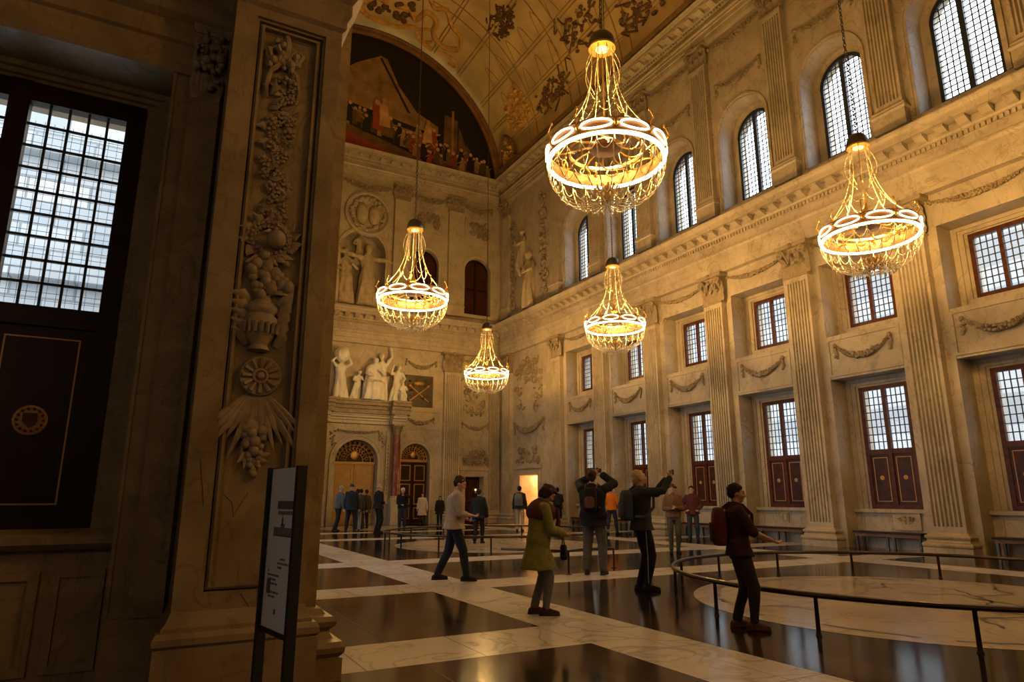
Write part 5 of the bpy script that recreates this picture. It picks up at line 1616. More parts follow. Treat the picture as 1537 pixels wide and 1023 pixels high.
def sign():
    a, b = Vector((0.515, 3.21, 0)), Vector((0.575, 2.88, 0))
    u = (b - a).normalized(); nrm = Vector((u.y, -u.x, 0))
    if nrm.dot(Vector((0.5, 3, 0))) > 0: nrm = -nrm
    L = (b - a).length
    mp = lambda s, d, z: (a.x + u.x * s + nrm.x * d, a.y + u.y * s + nrm.y * d, z)
    t = thing('information_sign', 'tall narrow information board in a black frame in front of the pier', 'sign', (0.545, 3.05, 0))
    for s in (-0.012, L - 0.012):
        m = MB(mp); m.box(s, s + 0.026, -0.02, 0.02, 0, 1.545); m.box(s - 0.03, s + 0.05, -0.12, 0.12, 0, 0.012); m.build('post', M['black'], t, smooth=False)
    m = MB(mp); m.box(0.014, L - 0.012, -0.012, 0.010, 0.865, 0.885); m.build('bottom_rail', M['black'], t, smooth=False)
    m = MB(mp); m.box(0.014, L - 0.012, -0.008, 0.004, 0.885, 1.54); bd = m.build('board', M['board'], t, smooth=False)
    m = MB(mp); q = random.Random(8); d0, d1 = 0.004, 0.0055
    x0, x1 = 0.05, L - 0.07
    m.box(x0 + 0.06, x1 + 0.02, d0, d1, 1.368, 1.402)                                       # heading
    for k in range(9): m.box(x0 + 0.07 + k * 0.02, x0 + 0.082 + k * 0.02, d0, d1, 1.345, 1.36)
    m.build('heading', M['ink'], bd, smooth=False); m = MB(mp)
    # little drawing of a long palace front with a central dome
    m.box(x0 + 0.03, x1 + 0.02, d0, d1, 1.255, 1.262)
    for k in range(13): m.box(x0 + 0.035 + k * 0.0155, x0 + 0.044 + k * 0.0155, d0, d1, 1.262, 1.292 + (0.016 if 4 < k < 8 else 0))
    m.box(x0 + 0.118, x0 + 0.134, d0, d1, 1.3, 1.33); m.box(x0 + 0.124, x0 + 0.128, d0, d1, 1.33, 1.35)
    m.build('palace_drawing', M['ink'], bd, smooth=False); m = MB(mp)
    z = 1.16
    for k in range(10):
        w = q.uniform(0.05, 0.13) if k not in (3, 7) else 0.03
        s = x0 + (0.1 if k < 3 else 0.0) + q.uniform(0, 0.03)
        for j in range(int(w / 0.016)):
            m.box(s + j * 0.016, s + j * 0.016 + q.uniform(0.007, 0.013), d0, d1, z, z + 0.008)
        z -= 0.017
    m.box(x0, x0 + 0.04, d0, d1, 1.02, 1.075); m.box(x0 + 0.1, x0 + 0.118, d0, d1, 0.945, 0.965)
    m.build('text_lines', M['ink'], bd, smooth=False)
sign()
# ------------------------------------------------------------------ people
SK = {'light': plain('skin_light', (0.50, 0.30, 0.20), 0.55), 'tan': plain('skin_tan', (0.40, 0.22, 0.14), 0.55)}
HAIR = {'brown': plain('hair_brown', (0.05, 0.025, 0.012), 0.6, spec=0.12, noise_amt=0.3, nscale=40), 'black': plain('hair_black', (0.015, 0.012, 0.011), 0.55, spec=0.12, noise_amt=0.3, nscale=40), 'blond': plain('hair_blond', (0.48, 0.34, 0.20), 0.6, spec=0.12, noise_amt=0.3, nscale=40), 'grey': plain('hair_grey', (0.35, 0.32, 0.28), 0.6, spec=0.12, noise_amt=0.3, nscale=40)}
CL = {}
def cloth(c):
    if c not in CL: CL[c] = plain('cloth_%d' % len(CL), c, 0.85, noise_amt=0.18, nscale=18, spec=0.2)
    return CL[c]
EYE = plain('eye', (0.03, 0.02, 0.015), 0.3)

def ik(a, c, l1, l2, pole):
    a, c = Vector(a), Vector(c); d = c - a; L = min(d.length, (l1 + l2) * 0.995); dn = d.normalized()
    c = a + dn * L
    x = (l1 * l1 - l2 * l2 + L * L) / (2 * L); h = sqrt(max(0, l1 * l1 - x * x))
    p = Vector(pole); p = p - dn * p.dot(dn)
    p = p.normalized() if p.length > 1e-6 else dn.orthogonal().normalized()
    return a + dn * x + p * h, c

def person(label, loc, face, H, top, bottom, shoes, hair, skin='light', rh=(0.27, 0.09, 0.82), lh=(-0.27, 0.09, 0.82), rf=(0.10, 0.0), lf=(-0.10, 0.0), rz=0.0, lz=0.0,
           lean=0.0, head=(0, 0), vox=0.012, rpole=(0.9, -1, -0.2), lpole=(-0.9, -1, -0.2), fingers=True, group=None, curl=0.5, wide=1.0, rfoot=None, lfoot=None, hands_up=False):
    """one standing person; local frame: faces +y, right is +x, heights given for a 1.75 m body
       top=(colour, hem z, sleeve 0..1, looseness), bottom=(colour, end z, looseness), hair=(colour, style)"""
    k = H / 1.75; f = radians(face)
    fx, fy = sin(f), cos(f)
    def W(*p):
        if len(p) == 1: p = p[0]
        return (loc[0] + k * (p[0] * fy + p[1] * fx), loc[1] + k * (-p[0] * fx + p[1] * fy), k * p[2])
    t = thing('person', label, 'person', (loc[0], loc[1], 0), group)
    la = radians(lean)
    def TB(p):
        y, z = p[1], p[2] - 0.95
        return Vector((p[0], y * cos(la) + z * sin(la), 0.95 + z * cos(la) - y * sin(la)))
    hyaw, hpit = radians(head[0]), radians(head[1])
    def HD(p):
        x, y, z = p[0], p[1], p[2] - 1.53
        y, z = y * cos(hpit) + z * sin(hpit), z * cos(hpit) - y * sin(hpit)
        x, y = x * cos(hyaw) + y * sin(hyaw), -x * sin(hyaw) + y * cos(hyaw)
        return TB((x, y, z + 1.53))
    sh = {1: TB((0.175 * wide, 0, 1.405)), -1: TB((-0.175 * wide, 0, 1.405))}
    hand = {1: Vector(rh), -1: Vector(lh)}
    pole = {1: rpole, -1: lpole}
    elb = {}; wri = {}
    for s in (1, -1): elb[s], wri[s] = ik(sh[s], hand[s], 0.30, 0.26, pole[s])
    hip = {1: Vector((0.09, 0, 0.93)), -1: Vector((-0.09, 0, 0.93))}
    ank = {1: Vector((rf[0], rf[1], 0.085 + rz)), -1: Vector((lf[0], lf[1], 0.085 + lz))}
    kne = {}
    for s in (1, -1): kne[s], ank[s] = ik(hip[s], ank[s], 0.44, 0.425, (s * 0.12, 1, 0.1))
    SEC = [(0.88, 0.155, 0.115), (0.97, 0.17, 0.12), (1.08, 0.148, 0.108), (1.2, 0.157, 0.113), (1.32, 0.172, 0.12), (1.39, 0.15, 0.11), (1.44, 0.10, 0.08), (1.49, 0.058, 0.058)]
    def torso(m, add, z0=None, flare=0.0, zneck=1.5):
        secs = [q for q in SEC if (z0 is None or q[0] > z0 + 0.03) and q[0] <= zneck]
        if z0 is not None:
            if z0 < 0.88: secs = [(z0, 0.175 + flare, 0.135 + flare)] + secs
            else: secs = [(z0, 0.168, 0.122)] + [q for q in secs if q[0] > z0 + 0.04]
        rs = []
        for z, rx, ry in secs:
            a = add * (0.5 if z > 1.42 else 1.0)
            rs.append([TB(((rx * wide + a) * cos(2 * pi * j / 20), (ry + a) * sin(2 * pi * j / 20) - 0.005, z)) if z > 0.86 else Vector(((rx * wide + a) * cos(2 * pi * j / 20), (ry + a) * sin(2 * pi * j / 20), z)) for j in range(20)])
        m.rings(rs)
    def handgeo(m, s):
        w = wri[s]; u = (w - elb[s]).normalized()
        side = Vector((1, 0, 0)) if abs(u.x) < 0.9 else Vector((0, 1, 0))
        n = u.cross(side).normalized(); side = n.cross(u).normalized()
        if n.y * 1.0 + n.z * 0.2 > 0 and not hands_up: n = -n
        inn = -s
        if side.x * inn < 0: side = -side
        for o in (-0.024, 0.0, 0.024): m.cone(w + side * o * 0.6, w + u * 0.085 + side * o, 0.019, 0.017, 8)
        if not fingers: m.ball(w + u * 0.12, 0.035, n=8, m=6); return
        for i, (o, L) in enumerate(((0.033, 0.068), (0.011, 0.078), (-0.011, 0.073), (-0.033, 0.056))):
            p = w + u * 0.088 + side * o; d = u.copy(); c = curl * (1 + 0.08 * i)
            for j, fr in enumerate((0.45, 0.32, 0.23)):
                d = (d * cos(c * 0.9) + n * -sin(c * 0.9)).normalized()
                q = p + d * L * fr * 1.15; m.cone(p, q, 0.0095 - 0.0008 * j, 0.0088 - 0.0008 * j, 7); p = q
        p = w + u * 0.025 + side * 0.03
        d = (u * 0.75 + side * 0.6 - n * 0.3).normalized()
        q = p + d * 0.04; m.cone(p, q, 0.013, 0.011, 7); d = (d + u * 0.4 - n * 0.25).normalized(); m.cone(q, q + d * 0.032, 0.011, 0.009, 7)
    # body
    m = MB(W); sk = SK[skin]
    torso(m, -0.004)
    m.cone(TB((0, -0.005, 1.44)), HD((0, 0.0, 1.56)), 0.06, 0.052, 12)
    def hb(c, r): # ball oriented with the head
        rr = MB(lambda x, y, z: W(HD((x, y, z)))); rr.ball(c, *r, n=16, m=11); o = len(m.v); m.v += rr.v; m.f += [tuple(i + o for i in q) for q in rr.f]; m.mi += rr.mi
    hb((0, -0.012, 1.652), (0.076, 0.096, 0.095)); hb((0, 0.03, 1.61), (0.063, 0.07, 0.09)); hb((0, 0.05, 1.55), (0.046, 0.046, 0.042)); hb((0, 0.086, 1.665), (0.045, 0.018, 0.02))
    hb((0, 0.108, 1.605), (0.014, 0.022, 0.02)); hb((0, 0.1, 1.63), (0.010, 0.014, 0.03)); hb((0, 0.094, 1.572), (0.024, 0.012, 0.009))
    for s in (1, -1):
        hb((s * 0.078, -0.005, 1.615), (0.012, 0.022, 0.032)); hb((s * 0.04, 0.075, 1.60), (0.022, 0.02, 0.022))
    for s in (1, -1):
        m.cone(sh[s], elb[s], 0.052, 0.042, 12); m.cone(elb[s], wri[s], 0.041, 0.027, 12); handgeo(m, s)
        m.cone(hip[s], kne[s], 0.085, 0.056, 14); m.cone(kne[s], kne[s].lerp(ank[s], 0.35), 0.054, 0.055, 12); m.cone(kne[s].lerp(ank[s], 0.35), ank[s], 0.055, 0.036, 12)
        fd = Vector(((rfoot if s > 0 else lfoot) or (s * 0.16, 1, 0))).normalized()
        m.cone(ank[s] + fd * -0.04 - Vector((0, 0, 0.035)), ank[s] + fd * 0.12 - Vector((0, 0, 0.05)), 0.04, 0.03, 10); m.cone(ank[s], ank[s] - Vector((0, 0, 0.04)), 0.036, 0.04, 10)
    body = m.build('body', sk, t); remesh(body, vox * k, 1)
    if vox < 0.0125:
        e = MB(lambda x, y, z: W(HD((x, y, z))))
        for s in (1, -1): e.ball((s * 0.031, 0.0875, 1.632), 0.012, 0.010, 0.008, 8, 6)
        e.build('eyes', EYE, t)
        e = MB(lambda x, y, z: W(HD((x, y, z)))); e.ball((0, 0.102, 1.571), 0.022, 0.006, 0.0045, 8, 5); e.build('mouth', plain('lips', (0.32, 0.12, 0.09), 0.5) if 'lips' not in bpy.data.materials else bpy.data.materials['lips'], t)
    # trousers
    if bottom:
        col, endz, loose = bottom
        m = MB(W); add = 0.012
        rs = []
        for z, rx, ry in ((0.82, 0.13, 0.11), (0.90, 0.165, 0.122), (0.98, 0.168, 0.12), (1.06, 0.152, 0.112)):
            rs.append([TB(((rx * wide + add) * cos(2 * pi * j / 20), (ry + add) * sin(2 * pi * j / 20), z)) for j in range(20)])
        m.rings(rs)
        for s in (1, -1):
            m.cone(hip[s], kne[s], 0.095 + loose * 0.6, 0.066 + loose, 14)
            if endz < 0.4:
                e = ank[s] + Vector((0, 0, 0.02)); m.cone(kne[s], e, 0.066 + loose, 0.05 + loose, 14)
        remesh(m.build('trousers', cloth(col), t), max(vox, 0.012) * k, 2, 0.012, 7.0, (1, 1, 0.55))
    # shoes
    for s in (1, -1):
        m = MB(W); fd = Vector(((rfoot if s > 0 else lfoot) or (s * 0.16, 1, 0))).normalized(); a = ank[s]; z0 = a.z - 0.085
        P = lambda q, z: Vector((a.x, a.y, z0 + z)) + fd * q
        m.cone(P(-0.055, 0.045), P(0.05, 0.05), 0.042, 0.044, 10); m.cone(P(0.05, 0.046), P(0.155, 0.034), 0.046, 0.03, 10); m.cone(P(-0.01, 0.07), P(-0.005, 0.11), 0.046, 0.044, 10)
        sd = Vector((fd.y, -fd.x, 0))
        m.rings([[P(q, zz) + sd * (o * wd) for q, o, wd in ((-0.10, 0.6, 0.035), (-0.06, 1, 0.04), (0.05, 1, 0.047), (0.13, 1, 0.046), (0.185, 0.6, 0.035), (0.185, -0.6, 0.035), (0.13, -1, 0.046), (0.05, -1, 0.047), (-0.06, -1, 0.04), (-0.10, -0.6, 0.035))] for zz in (0.0, 0.022)])
        o = m.build('shoe', cloth(shoes), t); remesh(o, min(vox, 0.012) * k, 1)
    # top
    col, hem, slv, loose = top
    m = MB(W); torso(m, 0.018 + loose * 0.8, hem, (0.03 + loose) if hem < 0.72 else 0.012 + loose * 0.4, 1.47)
    m.cone(TB((0, -0.01, 1.43)), TB((0, -0.005, 1.475)), 0.085, 0.068, 14)
    for s in (1, -1):
        m.ball(sh[s], 0.06 + loose * 0.5, n=12, m=8)
        if slv > 0: m.cone(sh[s], sh[s].lerp(elb[s], min(1, slv * 2)), 0.060 + loose * 0.5, 0.052 + loose * 0.5, 12)
        if slv > 0.5: m.cone(elb[s], elb[s].lerp(wri[s], (slv - 0.5) * 2 * 0.97), 0.052 + loose * 0.5, 0.04 + loose * 0.5, 12)
        m.cone(TB((s * 0.03, 0, 1.435)), sh[s], 0.066, 0.056 + loose * 0.3, 12)
    remesh(m.build('jacket' if slv > 0.6 else 'shirt', cloth(col), t), max(vox, 0.012) * k, 2, 0.016, 6.0, (1, 1, 0.7))
    # hair
    hc, st = hair
    m = MB(lambda x, y, z: W(HD((x, y, z))))
    if st == 'cap':
        m.ball((0, -0.012, 1.675), 0.088, 0.105, 0.08, 18, 12); m.ball((0, 0.10, 1.675), 0.06, 0.07, 0.012, 14, 6)
    elif st == 'hat':
        m.ball((0, -0.005, 1.69), 0.088, 0.10, 0.075, 18, 12); m.lathe([(0.0, 0.0), (0.14, -0.012), (0.145, -0.006), (0.0, 0.03)], (0, 0, 1.675), 20)
    elif st == 'bald':
        m.ball((0, -0.05, 1.63), 0.078, 0.062, 0.06, 16, 10)
    else:
        m.ball((0, -0.022, 1.672), 0.083, 0.098, 0.087, 18, 12); m.ball((0, -0.055, 1.625), 0.076, 0.06, 0.075, 14, 9)
        for s in (1, -1): m.ball((s * 0.066, -0.015, 1.66), 0.02, 0.05, 0.05, 9, 7)
        if st in ('long', 'bob'):
            zb = 1.50 if st == 'long' else 1.56
            m.ball((0, -0.06, (1.66 + zb) / 2), 0.092, 0.062, (1.70 - zb) / 2 + 0.03, 14, 10)
            for s in (1, -1): m.ball((s * 0.075, -0.01, (1.68 + zb) / 2), 0.028, 0.06, (1.70 - zb) / 2 + 0.02, 10, 8)
            m.ball((0, 0.062, 1.705), 0.06, 0.04, 0.025, 10, 7)
        if st == 'bun': m.ball((0, -0.11, 1.70), 0.045, n=12, m=8)
    mt = HAIR[hc] if isinstance(hc, str) else cloth(hc)
    remesh(m.build('hat' if st in ('cap', 'hat') else 'hair', mt, t), 0.011 * k, 1, 0.014, 16)
    tip = {q: wri[q] + (wri[q] - elb[q]).normalized() * 0.115 for q in (1, -1)}
    return t, W, TB, tip, HD

def fits(W, TB): return lambda x, y, z: W(TB((x, y, z)))

def backpack(label, mp, loc, col, col2, z0=1.0, z1=1.42, w=0.15, dep=0.16, y=-0.13, vox=0.014, straps=True):
    t = thing('backpack', label, 'backpack', loc, None)
    m = MB(mp)
    zc = (z0 + z1) / 2; h = (z1 - z0) / 2
    rs = []
    for u, q in ((-1, 0.82), (-0.9, 0.96), (-0.4, 1.0), (0.2, 1.0), (0.7, 0.93), (0.93, 0.72), (1.0, 0.5)):
        ring = []
        for j in range(20):
            a = 2 * pi * j / 20; ca, sa = cos(a), sin(a)
            e = 0.55
            ring.append((w * q * math.copysign(abs(ca) ** e, ca), y - dep / 2 + dep / 2 * q * math.copysign(abs(sa) ** e, sa), zc + h * u))
        rs.append(ring)
    m.rings(rs); remesh(m.build('bag_body', cloth(col), t), vox, 2, 0.006, 8)
    m = MB(mp); rs = []
    for u, q in ((-1, 0.7), (-0.8, 1), (0.3, 1.0), (0.8, 0.85), (1.0, 0.5)):
        ring = []
        for j in range(16):
            a = 2 * pi * j / 16; ca, sa = cos(a), sin(a)
            ring.append((w * 0.72 * q * math.copysign(abs(ca) ** 0.5, ca), y - dep + 0.03 * math.copysign(abs(sa) ** 0.6, sa), zc - h * 0.3 + h * 0.5 * u))
        rs.append(ring)
    m.rings(rs); m.build('front_pocket', cloth(col2), t)
    if straps:
        for s in (1, -1):
            m = MB(mp); m.tube([(s * 0.09, y - 0.02, z1 - 0.02), (s * 0.11, -0.06, 1.50), (s * 0.12, 0.06, 1.475), (s * 0.135, 0.158, 1.36), (s * 0.15, 0.15, 1.2), (s * 0.19, 0.02, 1.06), (s * 0.14, y, z0 + 0.06)], 0.022, 6, sq=0.4)
            m.build('strap', cloth(col2), t)
    return t

def phone(label, p, face, size=(0.075, 0.012, 0.15), name='phone', lens=False):
    f = radians(face); fx, fy = sin(f), cos(f)
    mp = lambda x, y, z: (p[0] + x * fy + y * fx, p[1] - x * fx + y * fy, p[2] + z)
    sx, sy, sz = size
    m = MB(mp); m.box(-sx / 2, sx / 2, -sy / 2, sy / 2, -sz / 2, sz / 2)
    if lens:
        m.rings([[(0.03 * cos(2 * pi * j / 12), y, 0.03 * sin(2 * pi * j / 12)) for j in range(12)] for y in (sy / 2, sy / 2 + 0.05)])
        m.box(-0.02, 0.02, -sy / 2, sy / 2, sz / 2, sz / 2 + 0.015)
    o = m.build(name, M['black'], None, smooth=False, origin=p)
    return tag(o, label, 'camera' if lens else 'phone')

G = None
# man in a beige sweater walking
person('man in a beige sweater and dark jeans striding past the low railings', (4.85, 11.02), 108, 1.78, ((0.42, 0.33, 0.24), 0.86, 0.72, 0.03), ((0.018, 0.022, 0.035), 0.1, 0.012), (0.02, 0.018, 0.016), ('brown', 'short'),
       rh=(0.08, 0.30, 1.08), lh=(-0.20, 0.24, 1.02), rf=(0.06, 0.22), lf=(-0.08, -0.26), lz=0.03, lean=5, head=(10, 18), vox=0.010, lfoot=(-0.1, 1, 0))
# woman in the green coat
t, W, TB, wri, HD = person('woman in a long olive green coat with dark hair, looking down at her hands', (4.49, 7.54), 112, 1.60, ((0.22, 0.20, 0.055), 0.60, 1.0, 0.045), ((0.16, 0.15, 0.14), 0.1, 0.006), (0.07, 0.03, 0.018), ('brown', 'bob'),
       rh=(0.06, 0.33, 1.06), lh=(-0.06, 0.34, 1.04), rf=(0.09, 0.08), lf=(-0.08, -0.05), lean=7, head=(0, 34), vox=0.009)
m = MB(fits(W, TB)); m.rings([[((0.15 + o) * cos(2 * pi * j / 18), (0.12 + o) * sin(2 * pi * j / 18) - 0.01, z) for j in range(18)] for o, z in ((0.06, 1.24), (0.088, 1.29), (0.085, 1.38), (0.04, 1.45), (-0.03, 1.50), (-0.06, 1.52))])
m.tube([(0.07, 0.20, 1.42), (0.09, 0.23, 1.25), (0.1, 0.22, 1.05)], [0.05, 0.045, 0.04], 8, sq=0.5)
remesh(m.build('scarf', cloth((0.10, 0.032, 0.025)), t), 0.012, 2, 0.02, 9)
pw = Vector(W((wri[1] + wri[-1]) / 2 + Vector((0, 0.02, 0.02)))); phone('phone held by the woman in the green coat', tuple(pw), 112, (0.075, 0.15, 0.012))
bag = thing('handbag', 'small dark handbag hanging below the hands of the woman in green', 'bag', W((-0.05, 0.36, 0.72)))
m = MB(W); m.rings([[(-0.06 + 0.11 * q * cos(2 * pi * j / 14), 0.36 + 0.05 * q * sin(2 * pi * j / 14), z) for j in range(14)] for q, z in ((0.85, 0.70), (1.0, 0.73), (0.95, 0.86), (0.7, 0.90))]); m.build('bag_body', cloth((0.03, 0.022, 0.02)), bag)
m = MB(W); m.tube([(-0.14, 0.36, 0.88), (-0.1, 0.35, 0.98), (-0.05, 0.345, 1.02), (0.0, 0.35, 0.98), (0.03, 0.36, 0.88)], 0.008, 6); m.build('handle', cloth((0.03, 0.022, 0.02)), bag)
# tall man photographing, seen from behind
t, W, TB, wri, HD = person('tall man in a black jacket and grey jeans photographing with raised arms, seen from behind', (7.62, 10.76), 48, 1.93, ((0.012, 0.013, 0.016), 0.80, 1.0, 0.045), ((0.13, 0.125, 0.125), 0.1, 0.02), (0.05, 0.04, 0.035), ('brown', 'short'),
       rh=(0.13, 0.30, 1.66), lh=(-0.08, 0.30, 1.66), rf=(0.15, 0.02), lf=(-0.13, 0.0), vox=0.009, rpole=(1, -0.1, -0.6), lpole=(-1, -0.1, -0.6), head=(0, -8), wide=1.12, curl=0.9, hands_up=True)
phone('small camera raised by the tall man in the black jacket', W((wri[1] + wri[-1]) / 2 + Vector((0, 0.0, 0.01))), 48, (0.16, 0.05, 0.10), 'camera', True)
bp = backpack('small brown and black backpack worn by the tall man in the black jacket', fits(W, TB), W((0, -0.2, 1.0)), (0.02, 0.018, 0.018), (0.15, 0.07, 0.04), 1.06, 1.44, 0.12, 0.10, -0.155)
# man photographing in profile
t, W, TB, wri, HD = person('fair-haired man in a dark jacket and black track trousers raising a phone, in profile', (7.03, 8.61), 112, 1.84, ((0.022, 0.026, 0.032), 0.86, 1.0, 0.02), ((0.012, 0.013, 0.016), 0.1, 0.004), (0.015, 0.014, 0.015), ('blond', 'short'),
       rh=(0.07, 0.45, 1.62), lh=(-0.04, 0.42, 1.60), rf=(0.08, 0.03), lf=(-0.08, -0.03), vox=0.009, rpole=(0.6, 0.3, -1), lpole=(-0.6, 0.3, -1), head=(0, -10), curl=0.9, hands_up=True)
phone('phone held up by the fair-haired man in profile', W((wri[1] + wri[-1]) / 2 + Vector((0, 0.01, 0.02))), 112, (0.16, 0.014, 0.085))
backpack('slate blue backpack worn by the fair-haired man in profile', fits(W, TB), W((0, -0.2, 1.0)), (0.04, 0.055, 0.085), (0.06, 0.075, 0.11), 1.0, 1.45, 0.15, 0.17, -0.14)
m = MB(W)
m.tube([(0.185, 0.0, 0.9), (0.17, 0.02, 0.5), (0.15, 0.02, 0.12)], 0.006, 4)
m.build('trouser_stripe', cloth((0.35, 0.34, 0.33)), t)
# man by the railing
t, W, TB, wri, HD = person('man in a dark maroon shirt and brown boots standing at the near railing', (6.02, 5.68), 125, 1.57, ((0.035, 0.014, 0.013), 0.86, 0.5, 0.02), ((0.03, 0.022, 0.017), 0.1, 0.008), (0.10, 0.042, 0.018), ('black', 'short'), skin='tan',
       rh=(0.16, 0.36, 1.06), lh=(-0.12, 0.34, 1.06), rf=(0.10, 0.10), lf=(-0.09, -0.06), vox=0.009, head=(0, 8))
backpack('dark red backpack worn by the man at the near railing', fits(W, TB), W((0, -0.2, 0.95)), (0.09, 0.018, 0.016), (0.05, 0.012, 0.012), 0.98, 1.45, 0.15, 0.17, -0.14)
# two women facing us
person('person in a brown patterned jacket with pale sleeves and a brown hat, hands clasped', (12.25, 13.7), 215, 1.74, ((0.17, 0.085, 0.05), 0.90, 1.0, 0.02), ((0.075, 0.075, 0.06), 0.1, 0.006), (0.02, 0.018, 0.016), ((0.10, 0.045, 0.02), 'hat'),
       rh=(0.06, 0.24, 1.12), lh=(-0.06, 0.24, 1.14), rf=(0.10, 0.02), lf=(-0.08, 0.0), vox=0.012, head=(0, -12))
person('woman in a maroon jacket and blue jeans standing before the tall window', (15.8, 16.76), 222, 1.76, ((0.10, 0.03, 0.03), 0.86, 1.0, 0.03), ((0.035, 0.045, 0.07), 0.1, 0.008), (0.02, 0.016, 0.015), ('brown', 'short'),
       rh=(0.20, 0.14, 1.0), lh=(-0.18, 0.16, 1.0), rf=(0.12, 0.02), lf=(-0.12, 0.0), vox=0.012)
# orange shirt and companion
person('person in a bright orange shirt and dark trousers by the window wall', (16.1, 21.5), 60, 1.82, ((0.70, 0.19, 0.02), 0.88, 0.9, 0.02), ((0.03, 0.035, 0.05), 0.1, 0.01), (0.02, 0.02, 0.02), ('black', 'short'),
       rf=(0.12, 0.18), lf=(-0.12, -0.16), rh=(0.15, 0.2, 1.0), lh=(-0.15, 0.2, 1.0), vox=0.014, fingers=False)
person('person in grey-blue clothes just right of the orange shirt', (16.85, 21.15), 35, 1.74, ((0.075, 0.08, 0.095), 0.84, 1.0, 0.02), ((0.16, 0.155, 0.15), 0.1, 0.02), (0.02, 0.02, 0.02), ('brown', 'short'), rf=(0.12, 0.08), lf=(-0.12, -0.1), vox=0.014, fingers=False)
# far figures
t, W, TB, wri, HD = person('person in a dark jacket and beige trousers seen from behind before the lit doorway', (14.16, 25.33), 40, 1.86, ((0.03, 0.03, 0.035), 0.86, 1.0, 0.025), ((0.48, 0.38, 0.27), 0.1, 0.01), (0.03, 0.025, 0.02), ('black', 'short'), vox=0.015, fingers=False)
backpack('grey backpack on the back of the person in beige trousers', fits(W, TB), W((0, -0.2, 1.0)), (0.17, 0.17, 0.18), (0.12, 0.12, 0.13), 0.98, 1.46, 0.16, 0.18, -0.14, 0.018)
t, W, TB, wri, HD = person('person in shorts seen from behind, right of the lit doorway', (16.55, 26.1), 30, 1.82, ((0.035, 0.03, 0.035), 0.86, 0.4, 0.02), ((0.03, 0.03, 0.035), 0.5, 0.02), (0.03, 0.025, 0.02), ('black', 'short'), vox=0.015, fingers=False)
backpack('dark backpack on the person in shorts', fits(W, TB), W((0, -0.2, 1.0)), (0.02, 0.018, 0.024), (0.03, 0.028, 0.034), 0.98, 1.46, 0.17, 0.2, -0.13, 0.018)
person('person in navy clothes half hidden behind the man in the beige sweater', (9.43, 19.51), 40, 1.66, ((0.018, 0.022, 0.032), 0.80, 1.0, 0.03), ((0.015, 0.016, 0.02), 0.1, 0.01), (0.02, 0.02, 0.02), ('brown', 'short'), vox=0.015, fingers=False, rf=(0.1, 0.1), lf=(-0.1, -0.12))
person('bald man in black with folded hands, rightmost of the group by the door', (8.42, 26.67), 80, 1.93, ((0.014, 0.013, 0.013), 0.86, 0.8, 0.03), ((0.012, 0.012, 0.013), 0.1, 0.015), (0.015, 0.014, 0.014), ('grey', 'bald'), vox=0.015, fingers=False, rh=(0.06, 0.24, 1.05), lh=(-0.06, 0.24, 1.08), wide=1.1)
person('person in a grey-blue shirt and pale cap, leftmost of the group by the big door', (7.42, 29.0), 75, 1.88, ((0.10, 0.115, 0.135), 0.86, 0.8, 0.02), ((0.025, 0.027, 0.035), 0.1, 0.01), (0.05, 0.04, 0.035), ((0.35, 0.32, 0.3), 'cap'), vox=0.015, fingers=False, lean=8, rf=(0.1, -0.2), lf=(-0.1, -0.02))
person('tall person in a dark jacket and blue cap within the group by the big door', (7.72, 28.1), 30, 1.93, ((0.02, 0.027, 0.042), 0.80, 1.0, 0.03), ((0.02, 0.02, 0.026), 0.1, 0.015), (0.02, 0.02, 0.02), ((0.03, 0.06, 0.14), 'cap'), vox=0.015, fingers=False, rf=(0.16, 0), lf=(-0.16, 0))
person('person in a grey jacket and pale trousers, back turned, before the big door', (8.12, 28.6), 20, 1.74, ((0.07, 0.07, 0.075), 0.80, 1.0, 0.02), ((0.27, 0.25, 0.23), 0.1, 0.012), (0.04, 0.035, 0.03), ('black', 'short'), vox=0.015, fingers=False)
person('dark-haired person deeper in the group, close to the ochre door', (8.75, 30.3), 15, 1.76, ((0.04, 0.032, 0.03), 0.84, 1.0, 0.02), ((0.03, 0.03, 0.035), 0.1, 0.012), (0.02, 0.02, 0.02), ('black', 'short'), vox=0.016, fingers=False)
person('person in a brown coat beside the bald man, farthest of the group', (9.2, 31.0), 350, 1.74, ((0.06, 0.04, 0.025), 0.7, 1.0, 0.02), ((0.03, 0.028, 0.03), 0.1, 0.012), (0.02, 0.02, 0.02), ('brown', 'short'), vox=0.016, fingers=False)
person('person in black jacket, jeans and white cap, alone before the red column', (9.99, 28.23), 200, 1.80, ((0.014, 0.014, 0.016), 0.90, 1.0, 0.03), ((0.03, 0.04, 0.06), 0.1, 0.01), (0.03, 0.026, 0.024), ((0.72, 0.7, 0.66), 'cap'), vox=0.015, fingers=False, rh=(0.05, 0.26, 1.06), lh=(-0.1, 0.2, 1.42))
person('woman in a long pale coat in front of the dark arched door', (12.85, 33.3), 200, 1.62, ((0.58, 0.46, 0.38), 0.52, 1.0, 0.03), ((0.06, 0.03, 0.025), 0.1, 0.0), (0.05, 0.03, 0.025), ('brown', 'long'), vox=0.016, fingers=False)
person('small dark-clothed person before the fluted pilaster of the end wall', (13.75, 33.1), 210, 1.45, ((0.018, 0.016, 0.016), 0.66, 1.0, 0.05), ((0.02, 0.018, 0.018), 0.1, 0.012), (0.02, 0.018, 0.016), ('black', 'long'), vox=0.016, fingers=False)
finish_remesh()
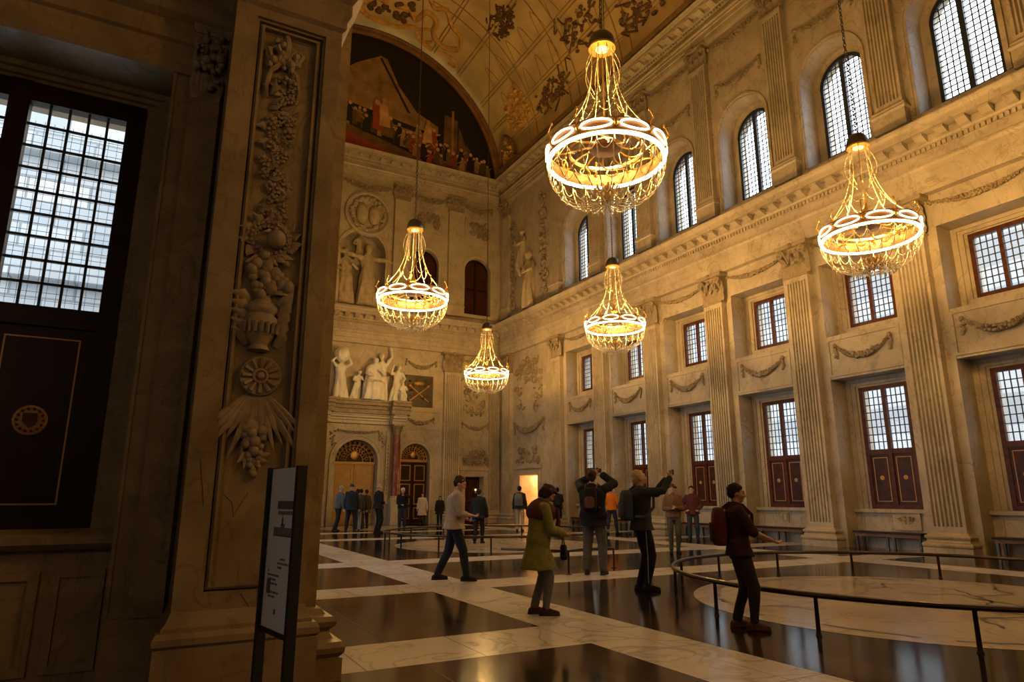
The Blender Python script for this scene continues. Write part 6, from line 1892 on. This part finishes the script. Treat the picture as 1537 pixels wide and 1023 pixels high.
# ------------------------------------------------------------------ outside, lights, camera
m = MB(); m.box(44, 45, -45, 80, -2, 19.0)
struct(m.build('facade_opposite', M['facade'], smooth=False), 'pale street front opposite the windows')
m = MB(); m.box(19.4, 44, -45, 80, -0.4, -0.3)
struct(m.build('ground_street', M['street'], smooth=False), 'street below the windows')
w = bpy.data.worlds.new('overcast'); S.world = w; w.use_nodes = True
nt = w.node_tree; bg = nt.nodes['Background']
SKY = 5.2
bg.inputs[0].default_value = (0.86, 0.94, 1.0, 1); bg.inputs[1].default_value = SKY

def portal_light(loc, rot, sx, sy):
    l = bpy.data.lights.new('daylight_portal', 'AREA'); l.shape = 'RECTANGLE'; l.size = sx; l.size_y = sy
    l.energy = 1; l.cycles.is_portal = True
    o = bpy.data.objects.new('daylight_portal', l); COL.objects.link(o); o.location = loc; o.rotation_euler = rot
for b in range(-3, 5):
    c = BC(b)
    portal_light((XW + 0.95, c, 3.6), (0, radians(90), 0), 1.8, 1.3)
    portal_light((XW + 0.95, c, 7.4), (0, radians(90), 0), 1.7, 1.4)
    portal_light((XW + 0.97, c, 13.9), (0, radians(90), 0), 3.4, 1.6)
for b in range(0, 6): portal_light((0.35, BC(b), 3.3), (0, radians(-90), 0), 4.6, 1.7)
portal_light((-5.15, -2.0, 2.8), (0, radians(-90), 0), 3.1, 0.8)
portal_light((-1.2, 6.45, 3.65), (radians(-90), 0, 0), 1.6, 1.75)

WARM = (1.0, 0.56, 0.155)
def lamp(loc, e, r=0.25, col=WARM):
    l = bpy.data.lights.new('chandelier_or_fill_light', 'POINT'); l.energy = e; l.color = col; l.shadow_soft_size = r
    o = bpy.data.objects.new('chandelier_or_fill_light', l); COL.objects.link(o); o.location = loc
    return o
for loc, lab in CH:
    lamp((loc[0], loc[1], loc[2] + 0.36), 1650)
lamp((6.3, -0.4, 7.0), 150); lamp((13.5, -0.4, 7.0), 150)  # unseen lamps behind the viewer, continuing the chandelier rows
# unseen fill lamp added behind the viewer to brighten pier and sign
lamp((-2.8, -1.2, 3.6), 36, 0.3, (1.0, 0.72, 0.42))

cam = bpy.data.cameras.new('camera'); co = bpy.data.objects.new('camera', cam); COL.objects.link(co)
cam.sensor_width = 36.0; cam.sensor_fit = 'HORIZONTAL'; cam.lens = 997.5 / 1537 * 36
cam.clip_start = 0.05; cam.clip_end = 300
co.location = (0, 0, 1.42)
co.rotation_euler = (radians(90 + 13.17), 0, radians(-28.57))
S.camera = co
for o in list(bpy.data.objects):
    for kk in ('_o', '_w'):
        if kk in o: del o[kk]
